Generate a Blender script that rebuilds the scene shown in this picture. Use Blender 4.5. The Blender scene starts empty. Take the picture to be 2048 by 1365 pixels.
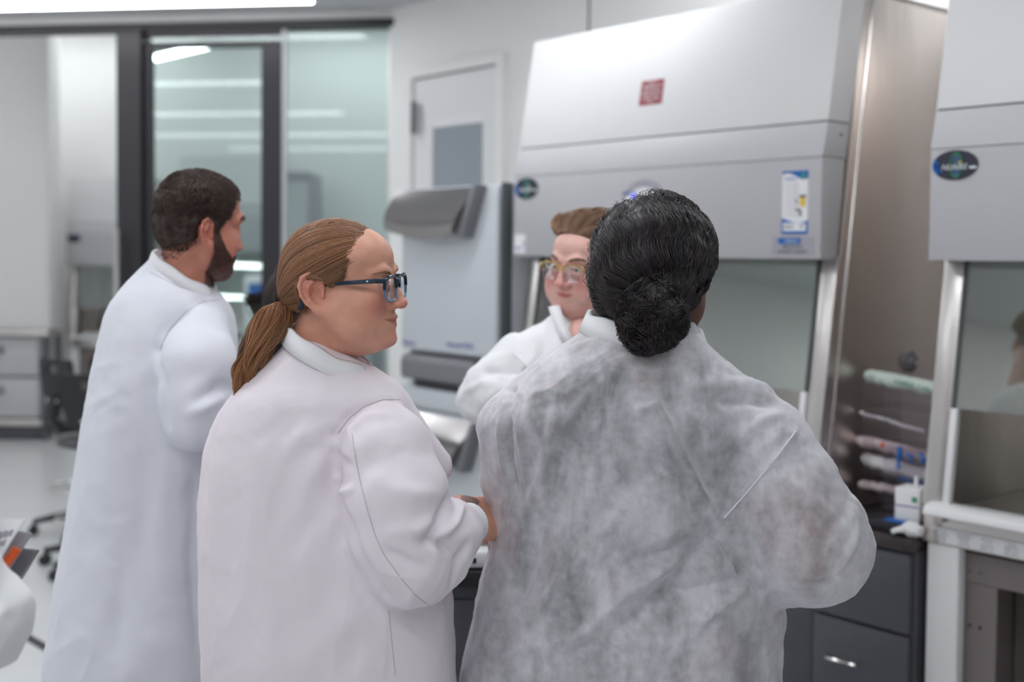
import bpy, bmesh, math, random
import numpy as np
from mathutils import Vector, Matrix
from mathutils.bvhtree import BVHTree

# ------------------------------------------------------------------ camera
F = 2400.0; EYE = 1.6
PITCH = math.radians(2.2); ROLL = math.radians(0.5)
PY = 508 + F*math.tan(PITCH)
scene = bpy.context.scene
col = scene.collection
cam_d = bpy.data.cameras.new('camera'); cam = bpy.data.objects.new('camera', cam_d); col.objects.link(cam)
cam_d.sensor_width = 36; cam_d.lens = F/2048*36; cam_d.shift_y = (PY-682.5)/2048
cam_d.clip_start = .05; cam_d.clip_end = 60
CM = Matrix.Rotation(math.pi/2-PITCH, 3, 'X') @ Matrix.Rotation(ROLL, 3, 'Z')
cam.matrix_world = Matrix.Translation((0, 0, EYE)) @ CM.to_4x4()
cam_d.dof.use_dof = True; cam_d.dof.focus_distance = 1.98; cam_d.dof.aperture_fstop = 2.4
scene.camera = cam
CMn = np.array(CM)

def ray(px, py):
    return CM @ Vector(((px-1024)/F, -(py-PY)/F, -1))
def P(px, py, Y):
    v = ray(px, py); v = v*(Y/v.y)
    return np.array((v.x, v.y, v.z+EYE))
def R_(rpx, Y): return rpx*Y/F

# run frame: the line of cabinets; local x along the run, y towards the wall behind it
RUN = math.radians(-49.6)
XL = np.array((math.cos(RUN), math.sin(RUN), 0)); YL = np.array((-math.sin(RUN), math.cos(RUN), 0))
P1 = np.array((.911, 3.55, 0))
def run_pt(s, t, z): return P1 - XL*s + YL*t + np.array((0, 0, z))
def on_plane(px, py, t):          # where the sight line meets the plane parallel to the run at depth t -> (s, z)
    v = np.array(ray(px, py)); o = np.array((0, 0, EYE))
    k = (np.dot(P1-o, YL)+t)/np.dot(v, YL)
    q = o+v*k
    return -np.dot(q-P1, XL), q[2]

# ------------------------------------------------------------------ tags
def tag(o, label=None, cat=None, group=None, kind=None):
    if label: o['label'] = label
    if cat: o['category'] = cat
    if group: o['group'] = group
    if kind: o['kind'] = kind
    return o
def empty(name, loc, rz=0, label=None, cat=None, group=None):
    o = bpy.data.objects.new(name, None); col.objects.link(o)
    o.location = loc; o.rotation_euler = (0, 0, rz); o.empty_display_size = .1
    return tag(o, label, cat, group)
def copy_tree(o, parent=None):
    c = o.copy(); col.objects.link(c); c.parent = parent
    for ch in list(o.children): copy_tree(ch, c)
    return c

# ------------------------------------------------------------------ materials
M = {}
def mat(name, color, rough=.5, metal=0, **k):
    m = bpy.data.materials.new(name); m.use_nodes = True
    nt = m.node_tree; b = nt.nodes['Principled BSDF']
    b.inputs['Base Color'].default_value = (*color, 1); b.inputs['Roughness'].default_value = rough
    b.inputs['Metallic'].default_value = metal
    for kk, v in k.items():
        if kk in ('bump', 'var', 'attr', 'stretch', 'scale', 'bumpd'): continue
        b.inputs[kk.replace('_', ' ')].default_value = v
    N, L = nt.nodes, nt.links
    if 'attr' in k:
        a = N.new('ShaderNodeVertexColor'); a.layer_name = 'col'; L.new(a.outputs[0], b.inputs['Base Color'])
    if 'bump' in k or 'var' in k:
        tc = N.new('ShaderNodeTexCoord'); mp = N.new('ShaderNodeMapping'); L.new(tc.outputs['Object'], mp.inputs[0])
        mp.inputs['Scale'].default_value = k.get('stretch', (1, 1, 1))
        no = N.new('ShaderNodeTexNoise'); no.inputs['Scale'].default_value = k.get('scale', 40); no.inputs['Detail'].default_value = 5
        L.new(mp.outputs[0], no.inputs['Vector'])
        if 'bump' in k:
            bp = N.new('ShaderNodeBump'); bp.inputs['Strength'].default_value = k['bump']; bp.inputs['Distance'].default_value = k.get('bumpd', .01)
            L.new(no.outputs[0], bp.inputs['Height']); L.new(bp.outputs[0], b.inputs['Normal'])
        if 'var' in k:
            mx = N.new('ShaderNodeMix'); mx.data_type = 'RGBA'; mx.blend_type = 'MULTIPLY'; mx.inputs[0].default_value = 1
            rp = N.new('ShaderNodeMapRange'); rp.inputs['From Min'].default_value = .3; rp.inputs['From Max'].default_value = .7
            rp.inputs['To Min'].default_value = 1-k['var']; rp.inputs['To Max'].default_value = 1+k['var']
            L.new(no.outputs[0], rp.inputs[0])
            if 'attr' in k: L.new(a.outputs[0], mx.inputs[6])
            else: mx.inputs[6].default_value = (*color, 1)
            L.new(rp.outputs[0], mx.inputs[7]); L.new(mx.outputs[2], b.inputs['Base Color'])
    M[name] = m
    return m
def srgb(r, g, b): return tuple(((c/255)/12.92 if c/255 <= .04045 else ((c/255+.055)/1.055)**2.4) for c in (r, g, b))
def emit(name, color, s):
    m = bpy.data.materials.new(name); m.use_nodes = True; nt = m.node_tree
    nt.nodes.remove(nt.nodes['Principled BSDF']); e = nt.nodes.new('ShaderNodeEmission')
    e.inputs[0].default_value = (*color, 1); e.inputs[1].default_value = s
    nt.links.new(e.outputs[0], nt.nodes['Material Output'].inputs[0]); M[name] = m
def glass(name, tint, refl=.08, rough=.0, fk=1.0):
    m = bpy.data.materials.new(name); m.use_nodes = True; nt = m.node_tree; N, L = nt.nodes, nt.links
    N.remove(N['Principled BSDF'])
    t = N.new('ShaderNodeBsdfTransparent'); t.inputs[0].default_value = (*tint, 1)
    g = N.new('ShaderNodeBsdfGlossy'); g.inputs['Roughness'].default_value = rough
    fr = N.new('ShaderNodeFresnel'); fr.inputs[0].default_value = 1.5
    ad = N.new('ShaderNodeMath'); ad.operation = 'ADD'; ad.inputs[1].default_value = refl; ad.use_clamp = True
    sc_ = N.new('ShaderNodeMath'); sc_.operation = 'MULTIPLY'; sc_.inputs[1].default_value = fk; L.new(fr.outputs[0], sc_.inputs[0]); L.new(sc_.outputs[0], ad.inputs[0])
    mx = N.new('ShaderNodeMixShader'); L.new(ad.outputs[0], mx.inputs[0]); L.new(t.outputs[0], mx.inputs[1]); L.new(g.outputs[0], mx.inputs[2])
    L.new(mx.outputs[0], N['Material Output'].inputs[0]); M[name] = m

mat('wall_paint', (.88, .88, .87), .6, bump=.05, scale=120)
mat('ceiling_paint', (.62, .62, .64), .8)
mat('vinyl_floor', (.74, .75, .76), .22, var=.03, scale=3)
mat('floor_tape', (.03, .03, .035), .4)
mat('black_frame', (.022, .020, .026), .38)
mat('hood_white', (.80, .80, .81), .42, bump=.03, scale=300)
mat('hood_grey', (.49, .49, .51), .42, bump=.06, scale=400)
mat('hood_light_grey', (.57, .57, .59), .42, bump=.06, scale=400)
mat('dark_gap', (.10, .11, .12), .6)
mat('steel', (.66, .63, .61), .30, 1, bump=.12, scale=6, stretch=(1, 1, 9), bumpd=.004)
mat('steel_side', (.79, .725, .685), .36, 1, bump=.35, scale=1.6, stretch=(1, 3, .5), bumpd=.03)
mat('guard_steel', (.42, .40, .40), .16, 1)
mat('chrome', (.72, .70, .69), .2, 1)
mat('white_plastic', (.82, .82, .83), .35)
mat('grey_plastic', (.20, .20, .22), .4)
mat('black_plastic', (.016, .016, .02), .4)
mat('dark_cabinet', (.085, .085, .10), .45, var=.05, scale=20)
mat('counter', (.05, .04, .042), .25)
mat('incubator_white', (.60, .63, .67), .35)
mat('shaded_brown_panel', (.22, .185, .18), .4)  # brown, darkened to carry the shade under the cabinet
mat('label_white', (.84, .84, .86), .5)
mat('label_blue', srgb(20, 100, 180), .4)
mat('label_violet', srgb(70, 60, 160), .4)
mat('label_red', srgb(150, 30, 50), .4)
mat('label_green', srgb(60, 150, 110), .4)
mat('label_yellow', srgb(225, 190, 70), .4)
mat('label_grey', (.38, .37, .42), .45)
mat('ink', (.03, .03, .05), .6)
mat('silver_ink', (.75, .78, .82), .35)
mat('orange', srgb(230, 95, 30), .4)
mat('teal', srgb(30, 165, 140), .35)
mat('paper', (.84, .84, .84), .7)
mat('pouch', (.80, .80, .80), .35, bump=.6, scale=60, bumpd=.004)
mat('pouch_green', (.62, .72, .66), .35, bump=.6, scale=60, bumpd=.004)
mat('pouch_pink', (.76, .66, .66), .35, bump=.6, scale=60, bumpd=.004)
mat('coat_pink', srgb(234, 226, 233), .75, bump=.10, scale=900, bumpd=.001)
mat('coat_blue', srgb(224, 226, 235), .75, bump=.10, scale=900, bumpd=.001)
mat('coat_white', srgb(236, 237, 240), .7, bump=.10, scale=900, bumpd=.001)
mat('thread', (.52, .49, .53), .9)
mat('knit', srgb(232, 232, 236), .8, bump=.8, scale=400, bumpd=.002)
mat('skin', (.6, .3, .22), .48, attr=1, var=.09, scale=38, Subsurface_Weight=.12, Subsurface_Scale=.01, bump=.12, bumpd=.002)
mat('eye', (.8, .8, .8), .08, attr=1)
mat('hair', (.1, .05, .02), .38, attr=1, Specular_IOR_Level=.6)
mat('hair_matte', (.1, .05, .02), .55, attr=1, Specular_IOR_Level=.4)
mat('shirt_dark', (.035, .037, .045), .9)
mat('trousers_khaki', srgb(140, 118, 96), .9)
mat('trousers_dark', (.03, .03, .04), .9)
mat('shoe', (.02, .02, .022), .5)
mat('scrunchie', (.012, .014, .02), .8, bump=.6, scale=200)
mat('frame_teal', srgb(18, 45, 66), .15)
mat('frame_fade', srgb(90, 125, 150), .12)
mat('frame_gold', srgb(200, 165, 70), .25, .6)
mat('frame_rose', srgb(205, 120, 110), .2)
mat('door_glass', (.33, .37, .41), .15)
emit('lamp', (.96, .98, 1), 13.5)
emit('lamp_far', (.95, .985, 1), 9.0)
emit('led_blue', (.1, .15, 1), 6)
glass('pane', (.86, .93, .92), .0, fk=.55)
glass('sash_glass', (.80, .87, .84), .24)
glass('acrylic', (.94, .92, .94), .02, fk=.3)
glass('lens', (.96, .97, .985), .0, fk=.35)

def gown_material():      # thin non-woven cloth: uneven fibre density lets what is behind it through
    m = bpy.data.materials.new('gown'); m.use_nodes = True; nt = m.node_tree; N, L = nt.nodes, nt.links
    b = N['Principled BSDF']; b.inputs['Base Color'].default_value = (.80, .785, .84, 1); b.inputs['Roughness'].default_value = .75
    tc = N.new('ShaderNodeTexCoord')
    def noise(sc, stretch, det=6, dist=0, rot=(0, 0, 0)):
        mp = N.new('ShaderNodeMapping'); mp.inputs['Scale'].default_value = stretch; mp.inputs['Rotation'].default_value = rot; L.new(tc.outputs['Object'], mp.inputs[0])
        n = N.new('ShaderNodeTexNoise'); n.inputs['Scale'].default_value = sc; n.inputs['Detail'].default_value = det
        n.inputs['Distortion'].default_value = dist; L.new(mp.outputs[0], n.inputs['Vector']); return n
    n1 = noise(10, (1.5, 1, .6), 8, .6, (0, .6, 0)); n2 = noise(60, (1, 1, 1), 5); n3 = noise(3.0, (1, 1, .7), 3, .5, (0, .8, 0))
    def ma(op, a, b_, clamp=False):
        x = N.new('ShaderNodeMath'); x.operation = op; x.use_clamp = clamp
        for i, v in enumerate((a, b_)):
            if isinstance(v, (int, float)): x.inputs[i].default_value = v
            else: L.new(v, x.inputs[i])
        return x.outputs[0]
    v = ma('ADD', ma('MULTIPLY', n1.outputs[0], 1.05), ma('MULTIPLY', n2.outputs[0], .40)); v = ma('ADD', v, ma('MULTIPLY', n3.outputs[0], .55))
    r = N.new('ShaderNodeMapRange'); r.inputs['From Min'].default_value = .80; r.inputs['From Max'].default_value = 1.20
    r.inputs['To Min'].default_value = .22; r.inputs['To Max'].default_value = .68; L.new(v, r.inputs[0])
    bp = N.new('ShaderNodeBump'); bp.inputs['Strength'].default_value = .5; bp.inputs['Distance'].default_value = .004
    L.new(n1.outputs[0], bp.inputs['Height']); L.new(bp.outputs[0], b.inputs['Normal'])
    # thicker when seen edge-on, like any thin veil
    lw = N.new('ShaderNodeLayerWeight'); lw.inputs[0].default_value = .5
    fac = ma('MULTIPLY', r.outputs[0], ma('SUBTRACT', 1, ma('MULTIPLY', ma('POWER', lw.outputs['Facing'], 1.5), .85)), True)
    t = N.new('ShaderNodeBsdfTransparent'); mx = N.new('ShaderNodeMixShader')
    L.new(fac, mx.inputs[0]); L.new(b.outputs[0], mx.inputs[1]); L.new(t.outputs[0], mx.inputs[2])
    L.new(mx.outputs[0], N['Material Output'].inputs[0]); M['gown'] = m
gown_material()

# ------------------------------------------------------------------ meshes
def mesh_obj(name, V, faces, m, parent=None, cols=None, smooth=True, midx=None, local=False):
    """V world coordinates (unless local); parent is an unscaled empty"""
    V = np.asarray(V, dtype=np.float64)
    if parent is not None and not local:
        bpy.context.view_layer.update()
        A = np.array(parent.matrix_world.inverted()); V = V@A[:3, :3].T + A[:3, 3]
    me = bpy.data.meshes.new(name)
    fl = []; tot = []
    for f in (faces if isinstance(faces, list) and len(faces) and isinstance(faces[0], np.ndarray) and faces[0].ndim == 2 else [np.asarray(faces)]):
        fl.append(f.ravel()); tot.append(np.full(len(f), f.shape[1]))
    fl = np.concatenate(fl).astype(np.int32); tot = np.concatenate(tot).astype(np.int32)
    me.vertices.add(len(V)); me.vertices.foreach_set('co', V.astype(np.float32).ravel())
    me.loops.add(len(fl)); me.loops.foreach_set('vertex_index', fl)
    me.polygons.add(len(tot)); st = np.concatenate([[0], np.cumsum(tot)[:-1]]).astype(np.int32)
    me.polygons.foreach_set('loop_start', st); me.polygons.foreach_set('loop_total', tot)
    me.polygons.foreach_set('use_smooth', np.full(len(tot), smooth))
    if midx is not None: me.polygons.foreach_set('material_index', np.asarray(midx, dtype=np.int32))
    me.update(calc_edges=True); me.validate()
    if cols is not None:
        ca = me.color_attributes.new('col', 'FLOAT_COLOR', 'POINT')
        c4 = np.ones((len(V), 4), np.float32); c4[:, :3] = cols; ca.data.foreach_set('color', c4.ravel())
    for mm in (m if isinstance(m, (list, tuple)) else [m]): me.materials.append(M[mm])
    o = bpy.data.objects.new(name, me); col.objects.link(o)
    if parent is not None: o.parent = parent
    return o

class MB:
    """collects shapes in local coordinates, builds them as one mesh"""
    def __init__(s): s.bm = bmesh.new()
    def _fin(s, verts, bev, seg):
        if bev:
            es = list({e for v in verts for e in v.link_edges})
            bmesh.ops.bevel(s.bm, geom=es, offset=bev, segments=seg, affect='EDGES', profile=.5)
        return s
    def box(s, lo, hi, bev=0, seg=2, rot=None):
        lo = Vector(lo); hi = Vector(hi)
        r = bmesh.ops.create_cube(s.bm, size=1)['verts']
        for v in r: v.co = Vector(((lo[i]+hi[i])/2+v.co[i]*(hi[i]-lo[i]) for i in range(3)))
        if rot: bmesh.ops.rotate(s.bm, verts=r, cent=(lo+hi)/2, matrix=rot)
        return s._fin(r, bev, seg)
    def prism(s, prof, x0, x1, bev=0, seg=2, axis=0):
        """profile of (y,z) points run along x"""
        def mk(x, a, b): return (x, a, b) if axis == 0 else ((a, x, b) if axis == 1 else (a, b, x))
        A = [s.bm.verts.new(mk(x0, *p)) for p in prof]; B = [s.bm.verts.new(mk(x1, *p)) for p in prof]
        n = len(prof); s.bm.faces.new(A); s.bm.faces.new(B[::-1])
        for i in range(n): s.bm.faces.new((A[i], B[i], B[(i+1) % n], A[(i+1) % n]))
        return s._fin(A+B, bev, seg)
    def tube(s, pts, r, n=10, closed=False):
        pts = [Vector(p) for p in pts]; rr = r if isinstance(r, (list, tuple)) else [r]*len(pts)
        rings = []; up = None; m = len(pts)
        for i, p in enumerate(pts):
            if closed: t = (pts[(i+1) % m]-pts[i-1]).normalized()
            else: t = (pts[min(i+1, m-1)]-pts[max(i-1, 0)]).normalized()
            if up is None: up = t.orthogonal().normalized()
            up = (up-t*up.dot(t)).normalized(); w = t.cross(up)
            rings.append([s.bm.verts.new(p+(up*math.cos(a)+w*math.sin(a))*rr[i]) for a in [2*math.pi*k/n for k in range(n)]])
        for i in range(m if closed else m-1):
            A, B = rings[i], rings[(i+1) % m]
            for k in range(n): s.bm.faces.new((A[k], A[(k+1) % n], B[(k+1) % n], B[k]))
        if not closed: s.bm.faces.new(rings[0][::-1]); s.bm.faces.new(rings[-1])
        return s
    def ell(s, c, r, u=24, v=14, rot=None):
        q = bmesh.ops.create_uvsphere(s.bm, u_segments=u, v_segments=v, radius=1)['verts']
        for w in q: w.co = Vector((w.co[0]*r[0], w.co[1]*r[1], w.co[2]*r[2]))
        if rot: bmesh.ops.rotate(s.bm, verts=q, cent=(0, 0, 0), matrix=rot)
        bmesh.ops.translate(s.bm, verts=q, vec=Vector(c)); return s
    def disc(s, c, rx, rz, y0, y1, n=40):      # elliptical disc facing y
        return s.prism([(c[0]+rx*math.cos(2*math.pi*k/n), c[1]+rz*math.sin(2*math.pi*k/n)) for k in range(n)], y0, y1, axis=1)
    def build(s, name, m, parent=None, smooth=True):
        bmesh.ops.recalc_face_normals(s.bm, faces=s.bm.faces)
        me = bpy.data.meshes.new(name); s.bm.to_mesh(me); s.bm.free()
        me.polygons.foreach_set('use_smooth', np.full(len(me.polygons), smooth))
        if smooth and len(me.polygons):
            try: me.set_sharp_from_angle(angle=math.radians(35))
            except Exception: pass
        me.materials.append(M[m]); o = bpy.data.objects.new(name, me); col.objects.link(o)
        if parent is not None: o.parent = parent
        return o

def text(name, body, size, m, parent, loc, rot=(math.pi/2, 0, 0), sx=1, ext=.0006, align='CENTER', shear=0):
    c = bpy.data.curves.new(name, 'FONT'); c.body = body; c.size = size; c.extrude = ext; c.align_x = align; c.align_y = 'CENTER'; c.shear = shear
    t = bpy.data.objects.new(name+'_src', c); col.objects.link(t); bpy.context.view_layer.update()
    me = bpy.data.meshes.new_from_object(t.evaluated_get(bpy.context.evaluated_depsgraph_get()))
    bpy.data.objects.remove(t); me.materials.clear(); me.materials.append(M[m])
    o = bpy.data.objects.new(name, me); col.objects.link(o); o.parent = parent; o.location = loc; o.rotation_euler = rot; o.scale = (sx, 1, 1)
    return o

# ------------------------------------------------------------------ noise
def _hash(i, j, k, s):
    h = (i*374761393+j*668265263+k*1274126177+s*974634777) & 0xffffffff
    h = ((h ^ (h >> 13))*1274126177) & 0xffffffff
    return ((h ^ (h >> 16)) & 0xffff)/65535.0
def vnoise(p, s=0):
    p = np.asarray(p, dtype=np.float64); i = np.floor(p).astype(np.int64); f = p-i; u = f*f*f*(f*(f*6-15)+10)
    r = 0
    for a in (0, 1):
        for b in (0, 1):
            for c in (0, 1):
                w = (u[:, 0] if a else 1-u[:, 0])*(u[:, 1] if b else 1-u[:, 1])*(u[:, 2] if c else 1-u[:, 2])
                r = r+w*_hash(i[:, 0]+a, i[:, 1]+b, i[:, 2]+c, s)
    return r*2-1
def fbm(p, s=0, o=3):
    r = 0; a = 1
    for k in range(o): r = r+a*vnoise(p*2**k, s+k*7); a *= .5
    return r
def drape(p, d, f, stretch, s):
    """folds running along direction d"""
    d = np.asarray(d, float); d = d/np.linalg.norm(d)
    q = p-np.outer(p@d, d)*(1-stretch)
    q = q*f+.35*np.stack([vnoise(p*f*.6, s+50+i) for i in range(3)], 1)
    n = vnoise(q, s); n2 = vnoise(q*1.9+7, s+3)
    return (1-np.abs(n)*1.6)*.9+.45*(1-np.abs(n2)*2)**3*.8-.45+.15*vnoise(q*4.3, s+5)

# ------------------------------------------------------------------ distance fields
class Sdf:
    def __init__(s, lo, hi, h):
        s.lo = np.array(lo, float); s.h = h; s.n = [int(math.ceil((hi[i]-lo[i])/h))+1 for i in range(3)]
        s.ax = [s.lo[i]+h*np.arange(s.n[i]) for i in range(3)]
        s.F = np.full(s.n, 1.0, np.float32)
    def blk(s, lo, hi):
        r = []
        for i in range(3):
            a = max(0, int((lo[i]-s.lo[i])/s.h)); b = min(s.n[i], int((hi[i]-s.lo[i])/s.h)+2)
            if b <= a: return None
            r.append(slice(a, b))
        return tuple(r)
    def grid(s, b): return np.meshgrid(s.ax[0][b[0]], s.ax[1][b[1]], s.ax[2][b[2]], indexing='ij', sparse=True)
    def comb(s, b, d, k, op):
        a = s.F[b]
        if op == 'sub': d = -d
        if op == 'u':
            if k > 0: hh = np.maximum(k-np.abs(a-d), 0)/k; r = np.minimum(a, d)-hh*hh*k*.25
            else: r = np.minimum(a, d)
        else:
            if k > 0: hh = np.maximum(k-np.abs(a-d), 0)/k; r = np.maximum(a, d)+hh*hh*k*.25
            else: r = np.maximum(a, d)
        s.F[b] = r
    def ell(s, c, r, k=.01, rot=None, op='u'):
        c = np.array(c, float); r = np.array(r, float); m = max(r)+k+.03
        b = s.blk(c-m, c+m)
        if b is None: return s
        x, y, z = s.grid(b); x = x-c[0]; y = y-c[1]; z = z-c[2]
        if rot is not None:
            A = np.array(rot).T; x, y, z = (A[i, 0]*x+A[i, 1]*y+A[i, 2]*z for i in range(3))
        k0 = np.sqrt((x/r[0])**2+(y/r[1])**2+(z/r[2])**2)+1e-9; k1 = np.sqrt((x/r[0]**2)**2+(y/r[1]**2)**2+(z/r[2]**2)**2)+1e-9
        s.comb(b, k0*(k0-1)/k1, k, op); return s
    def cone(s, a, b_, r1, r2=None, k=.01, op='u', flat=None):
        a = np.array(a, float); b_ = np.array(b_, float); r2 = r1 if r2 is None else r2; m = max(r1, r2)+k+.03
        b = s.blk(np.minimum(a, b_)-m, np.maximum(a, b_)+m)
        if b is None: return s
        x, y, z = s.grid(b); d = b_-a; L = max(d@d, 1e-12)
        t = np.clip(((x-a[0])*d[0]+(y-a[1])*d[1]+(z-a[2])*d[2])/L, 0, 1)
        D = np.sqrt((x-a[0]-t*d[0])**2+(y-a[1]-t*d[1])**2+(z-a[2]-t*d[2])**2)-(r1+(r2-r1)*t)
        s.comb(b, D, k, op); return s
    def chain(s, pts, rs, k=.01, op='u', kj=None):
        for i in range(len(pts)-1): s.cone(pts[i], pts[i+1], rs[i], rs[i+1], k, op)
        return s
    def loft(s, zs, cx, cy, rx, ry, k=.01, n=2.3):
        """stack of super-ellipses, zs ascending"""
        zs, cx, cy, rx, ry = map(np.asarray, (zs, cx, cy, rx, ry)); m = k+.03
        b = s.blk(((cx-rx).min()-m, (cy-ry).min()-m, zs[0]-m), ((cx+rx).max()+m, (cy+ry).max()+m, zs[-1]+m))
        x, y, z = s.grid(b); zz = np.clip(z, zs[0], zs[-1]).ravel()
        def it(v):
            # smooth interpolation
            q = np.interp(zz, zs, v); w = .012; qa = np.interp(np.clip(zz-w, zs[0], zs[-1]), zs, v); qb = np.interp(np.clip(zz+w, zs[0], zs[-1]), zs, v)
            return ((q+qa+qb)/3)[None, None, :]
        X, Y, A, B = it(cx), it(cy), it(rx), it(ry)
        u = np.abs(x-X)/A; v = np.abs(y-Y)/B
        g = (u**n+v**n)**(1/n)+1e-6
        rad = np.sqrt((x-X)**2+(y-Y)**2)
        D = rad*(1-1/g); D = np.where(g < .3, -np.minimum(A, B)*(1-g), D)
        D = np.maximum(D, np.maximum(zs[0]-z, z-zs[-1]))
        s.comb(b, D.astype(np.float32), k, 'u'); return s
    def half(s, p, nrm, k=.004):
        """cut away the side the normal points to"""
        b = (slice(None),)*3; x, y, z = s.grid(b)
        D = (x-p[0])*nrm[0]+(y-p[1])*nrm[1]+(z-p[2])*nrm[2]
        s.comb(b, D.astype(np.float32), k, 'i'); return s
    def sample(s, p):
        q = (p-s.lo)/s.h; q = np.clip(q, 0, np.array(s.n)-1.001); i = q.astype(int); f = q-i; r = 0
        for a in (0, 1):
            for b in (0, 1):
                for c in (0, 1):
                    w = (f[:, 0] if a else 1-f[:, 0])*(f[:, 1] if b else 1-f[:, 1])*(f[:, 2] if c else 1-f[:, 2])
                    r = r+w*s.F[i[:, 0]+a, i[:, 1]+b, i[:, 2]+c]
        return r
    def grad(s, p):
        e = s.h; g = np.stack([s.sample(p+np.eye(3)[i]*e)-s.sample(p-np.eye(3)[i]*e) for i in range(3)], 1)
        return g/(np.linalg.norm(g, axis=1, keepdims=True)+1e-9)
    def mesh(s, iso=0.0, smooth=1):
        Fv = s.F-iso; In = Fv < 0
        c = [Fv[a:s.n[0]-1+a, b:s.n[1]-1+b, d:s.n[2]-1+d] for a, b, d in OFF]
        cnt = sum((x < 0).astype(np.int8) for x in c)
        act = (cnt > 0) & (cnt < 8); I = np.argwhere(act); idx = -np.ones(act.shape, np.int64); idx[act] = np.arange(len(I))
        val = np.stack([x[act] for x in c], 1)
        acc = np.zeros((len(I), 3)); w = np.zeros(len(I))
        for a, b in EDG:
            va, vb = val[:, a], val[:, b]; m = (va < 0) != (vb < 0)
            t = np.where(m, va/np.where(m, va-vb, 1), 0)[:, None]
            acc += (np.array(OFF[a])*(1-t)+np.array(OFF[b])*t)*m[:, None]; w += m
        V = s.lo+(I+acc/w[:, None])*s.h
        Q = []
        for ax in range(3):
            o = [a for a in range(3) if a != ax]
            sl0 = [slice(1, -1)]*3; sl1 = [slice(1, -1)]*3
            sl0[ax] = slice(0, -1); sl1[ax] = slice(1, None)
            A, B = In[tuple(sl0)], In[tuple(sl1)]
            for fl in (0, 1):
                m = (A & ~B) if fl == 0 else (~A & B)
                E = np.argwhere(m)
                for a in o: E[:, a] += 1
                qs = []
                for da, db in ((0, 0), (-1, 0), (-1, -1), (0, -1)):
                    e = E.copy(); e[:, o[0]] += da; e[:, o[1]] += db; qs.append(idx[e[:, 0], e[:, 1], e[:, 2]])
                q = np.stack(qs, 1)
                if (fl == 0) == (ax == 1): q = q[:, ::-1]
                Q.append(q)
        Q = np.concatenate(Q); Q = Q[(Q >= 0).all(1)]
        for _ in range(smooth): V = relax(V, Q, .5)
        return V, Q
OFF = [(a, b, c) for a in (0, 1) for b in (0, 1) for c in (0, 1)]
EDG = [(i, j) for i in range(8) for j in range(i+1, 8) if sum(abs(OFF[i][k]-OFF[j][k]) for k in range(3)) == 1]
def relax(V, Q, f):
    acc = np.zeros_like(V); w = np.zeros(len(V))
    for a in range(4):
        for b in ((a+1) % 4, (a-1) % 4):
            for k in range(3): acc[:, k] += np.bincount(Q[:, a], V[Q[:, b], k], len(V))
            w += np.bincount(Q[:, a], minlength=len(V))
    return V*(1-f)+acc/np.maximum(w, 1)[:, None]*f
def vnormals(V, Q):
    n = np.cross(V[Q[:, 2]]-V[Q[:, 0]], V[Q[:, 3]]-V[Q[:, 1]]); N = np.zeros_like(V)
    for a in range(4):
        for k in range(3): N[:, k] += np.bincount(Q[:, a], n[:, k], len(V))
    return N/(np.linalg.norm(N, axis=1, keepdims=True)+1e-12)

def strands(paths, r, cols, n=3):
    """paths (S,K,3) -> thin tapered tubes"""
    S, K, _ = paths.shape
    T = np.gradient(paths, axis=1); T /= np.linalg.norm(T, axis=2, keepdims=True)+1e-12
    up = np.zeros_like(T); up[..., 2] = 1; up += .3*T[..., [1, 2, 0]]
    A = np.cross(T, up); A /= np.linalg.norm(A, axis=2, keepdims=True)+1e-9; B = np.cross(T, A)
    rr = np.broadcast_to(np.asarray(r), (S, K))[..., None]
    V = np.stack([paths+(A*math.cos(a)+B*math.sin(a))*rr for a in [2*math.pi*k/n for k in range(n)]], 2)
    base = (np.arange(S)[:, None]*K+np.arange(K-1)[None])*n
    Q = []
    for k in range(n):
        k2 = (k+1) % n; Q.append(np.stack([base+k, base+k2, base+n+k2, base+n+k], -1).reshape(-1, 4))
    return V.reshape(-1, 3), np.concatenate(Q), np.repeat(cols, K*n, axis=0)

def bvh_of(V, Q): return BVHTree.FromPolygons([tuple(v) for v in V], [tuple(int(i) for i in q) for q in Q])
def hit(bvh, px, py):
    v = ray(px, py).normalized(); h = bvh.ray_cast(Vector((0, 0, EYE)), v)
    return None if h[0] is None else (np.array(h[0]), np.array(h[1]))

# ================================================================== SETTING
def struct(o, name=None):
    tag(o, kind='structure'); return o
PA = math.radians(-8.5); PC = (-.692, 6.75)           # partition line
def part_pt(q, y=0): # q metres to the left of the corner, y behind the partition
    c, s = math.cos(PA), math.sin(PA); return (PC[0]-c*q-s*y, PC[1]-s*q+c*y)
mb = MB(); mb.box((-9.5, -4, -.1), (9.5, 12, 0)); struct(mb.build('floor', 'vinyl_floor', smooth=False))
mb = MB(); mb.prism([(-7, -3.5), (9, -3.5), (9, 5.30), (-7, 7.694)], 2.95, 3.02, axis=2); struct(mb.build('ceiling', 'ceiling_paint', smooth=False))
mb = MB(); mb.box((-9.5, 5, 3.7), (3, 11.6, 3.78)); struct(mb.build('ceiling', 'ceiling_paint', smooth=False))
mb = MB(); mb.box((-7.15, -3.6, 0), (-7, 7.8, 2.97)); struct(mb.build('wall_left', 'wall_paint', smooth=False))
mb = MB(); mb.box((-7, -3.65, 0), (9, -3.5, 2.97)); struct(mb.build('wall_back', 'wall_paint', smooth=False))
mb = MB(); mb.box((-9.4, 11.2, 0), (3, 11.35, 3.72)); struct(mb.build('wall_far', 'wall_paint', smooth=False))
mb = MB(); mb.box((-9.5, 7.6, 0), (-9.38, 11.3, 3.72)); struct(mb.build('wall_far_left', 'wall_paint', smooth=False))
def run_struct(name, f, m):
    o = f.build(name, m, smooth=False); o.location = tuple(P1); o.rotation_euler = (0, 0, RUN); return struct(o)
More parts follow.
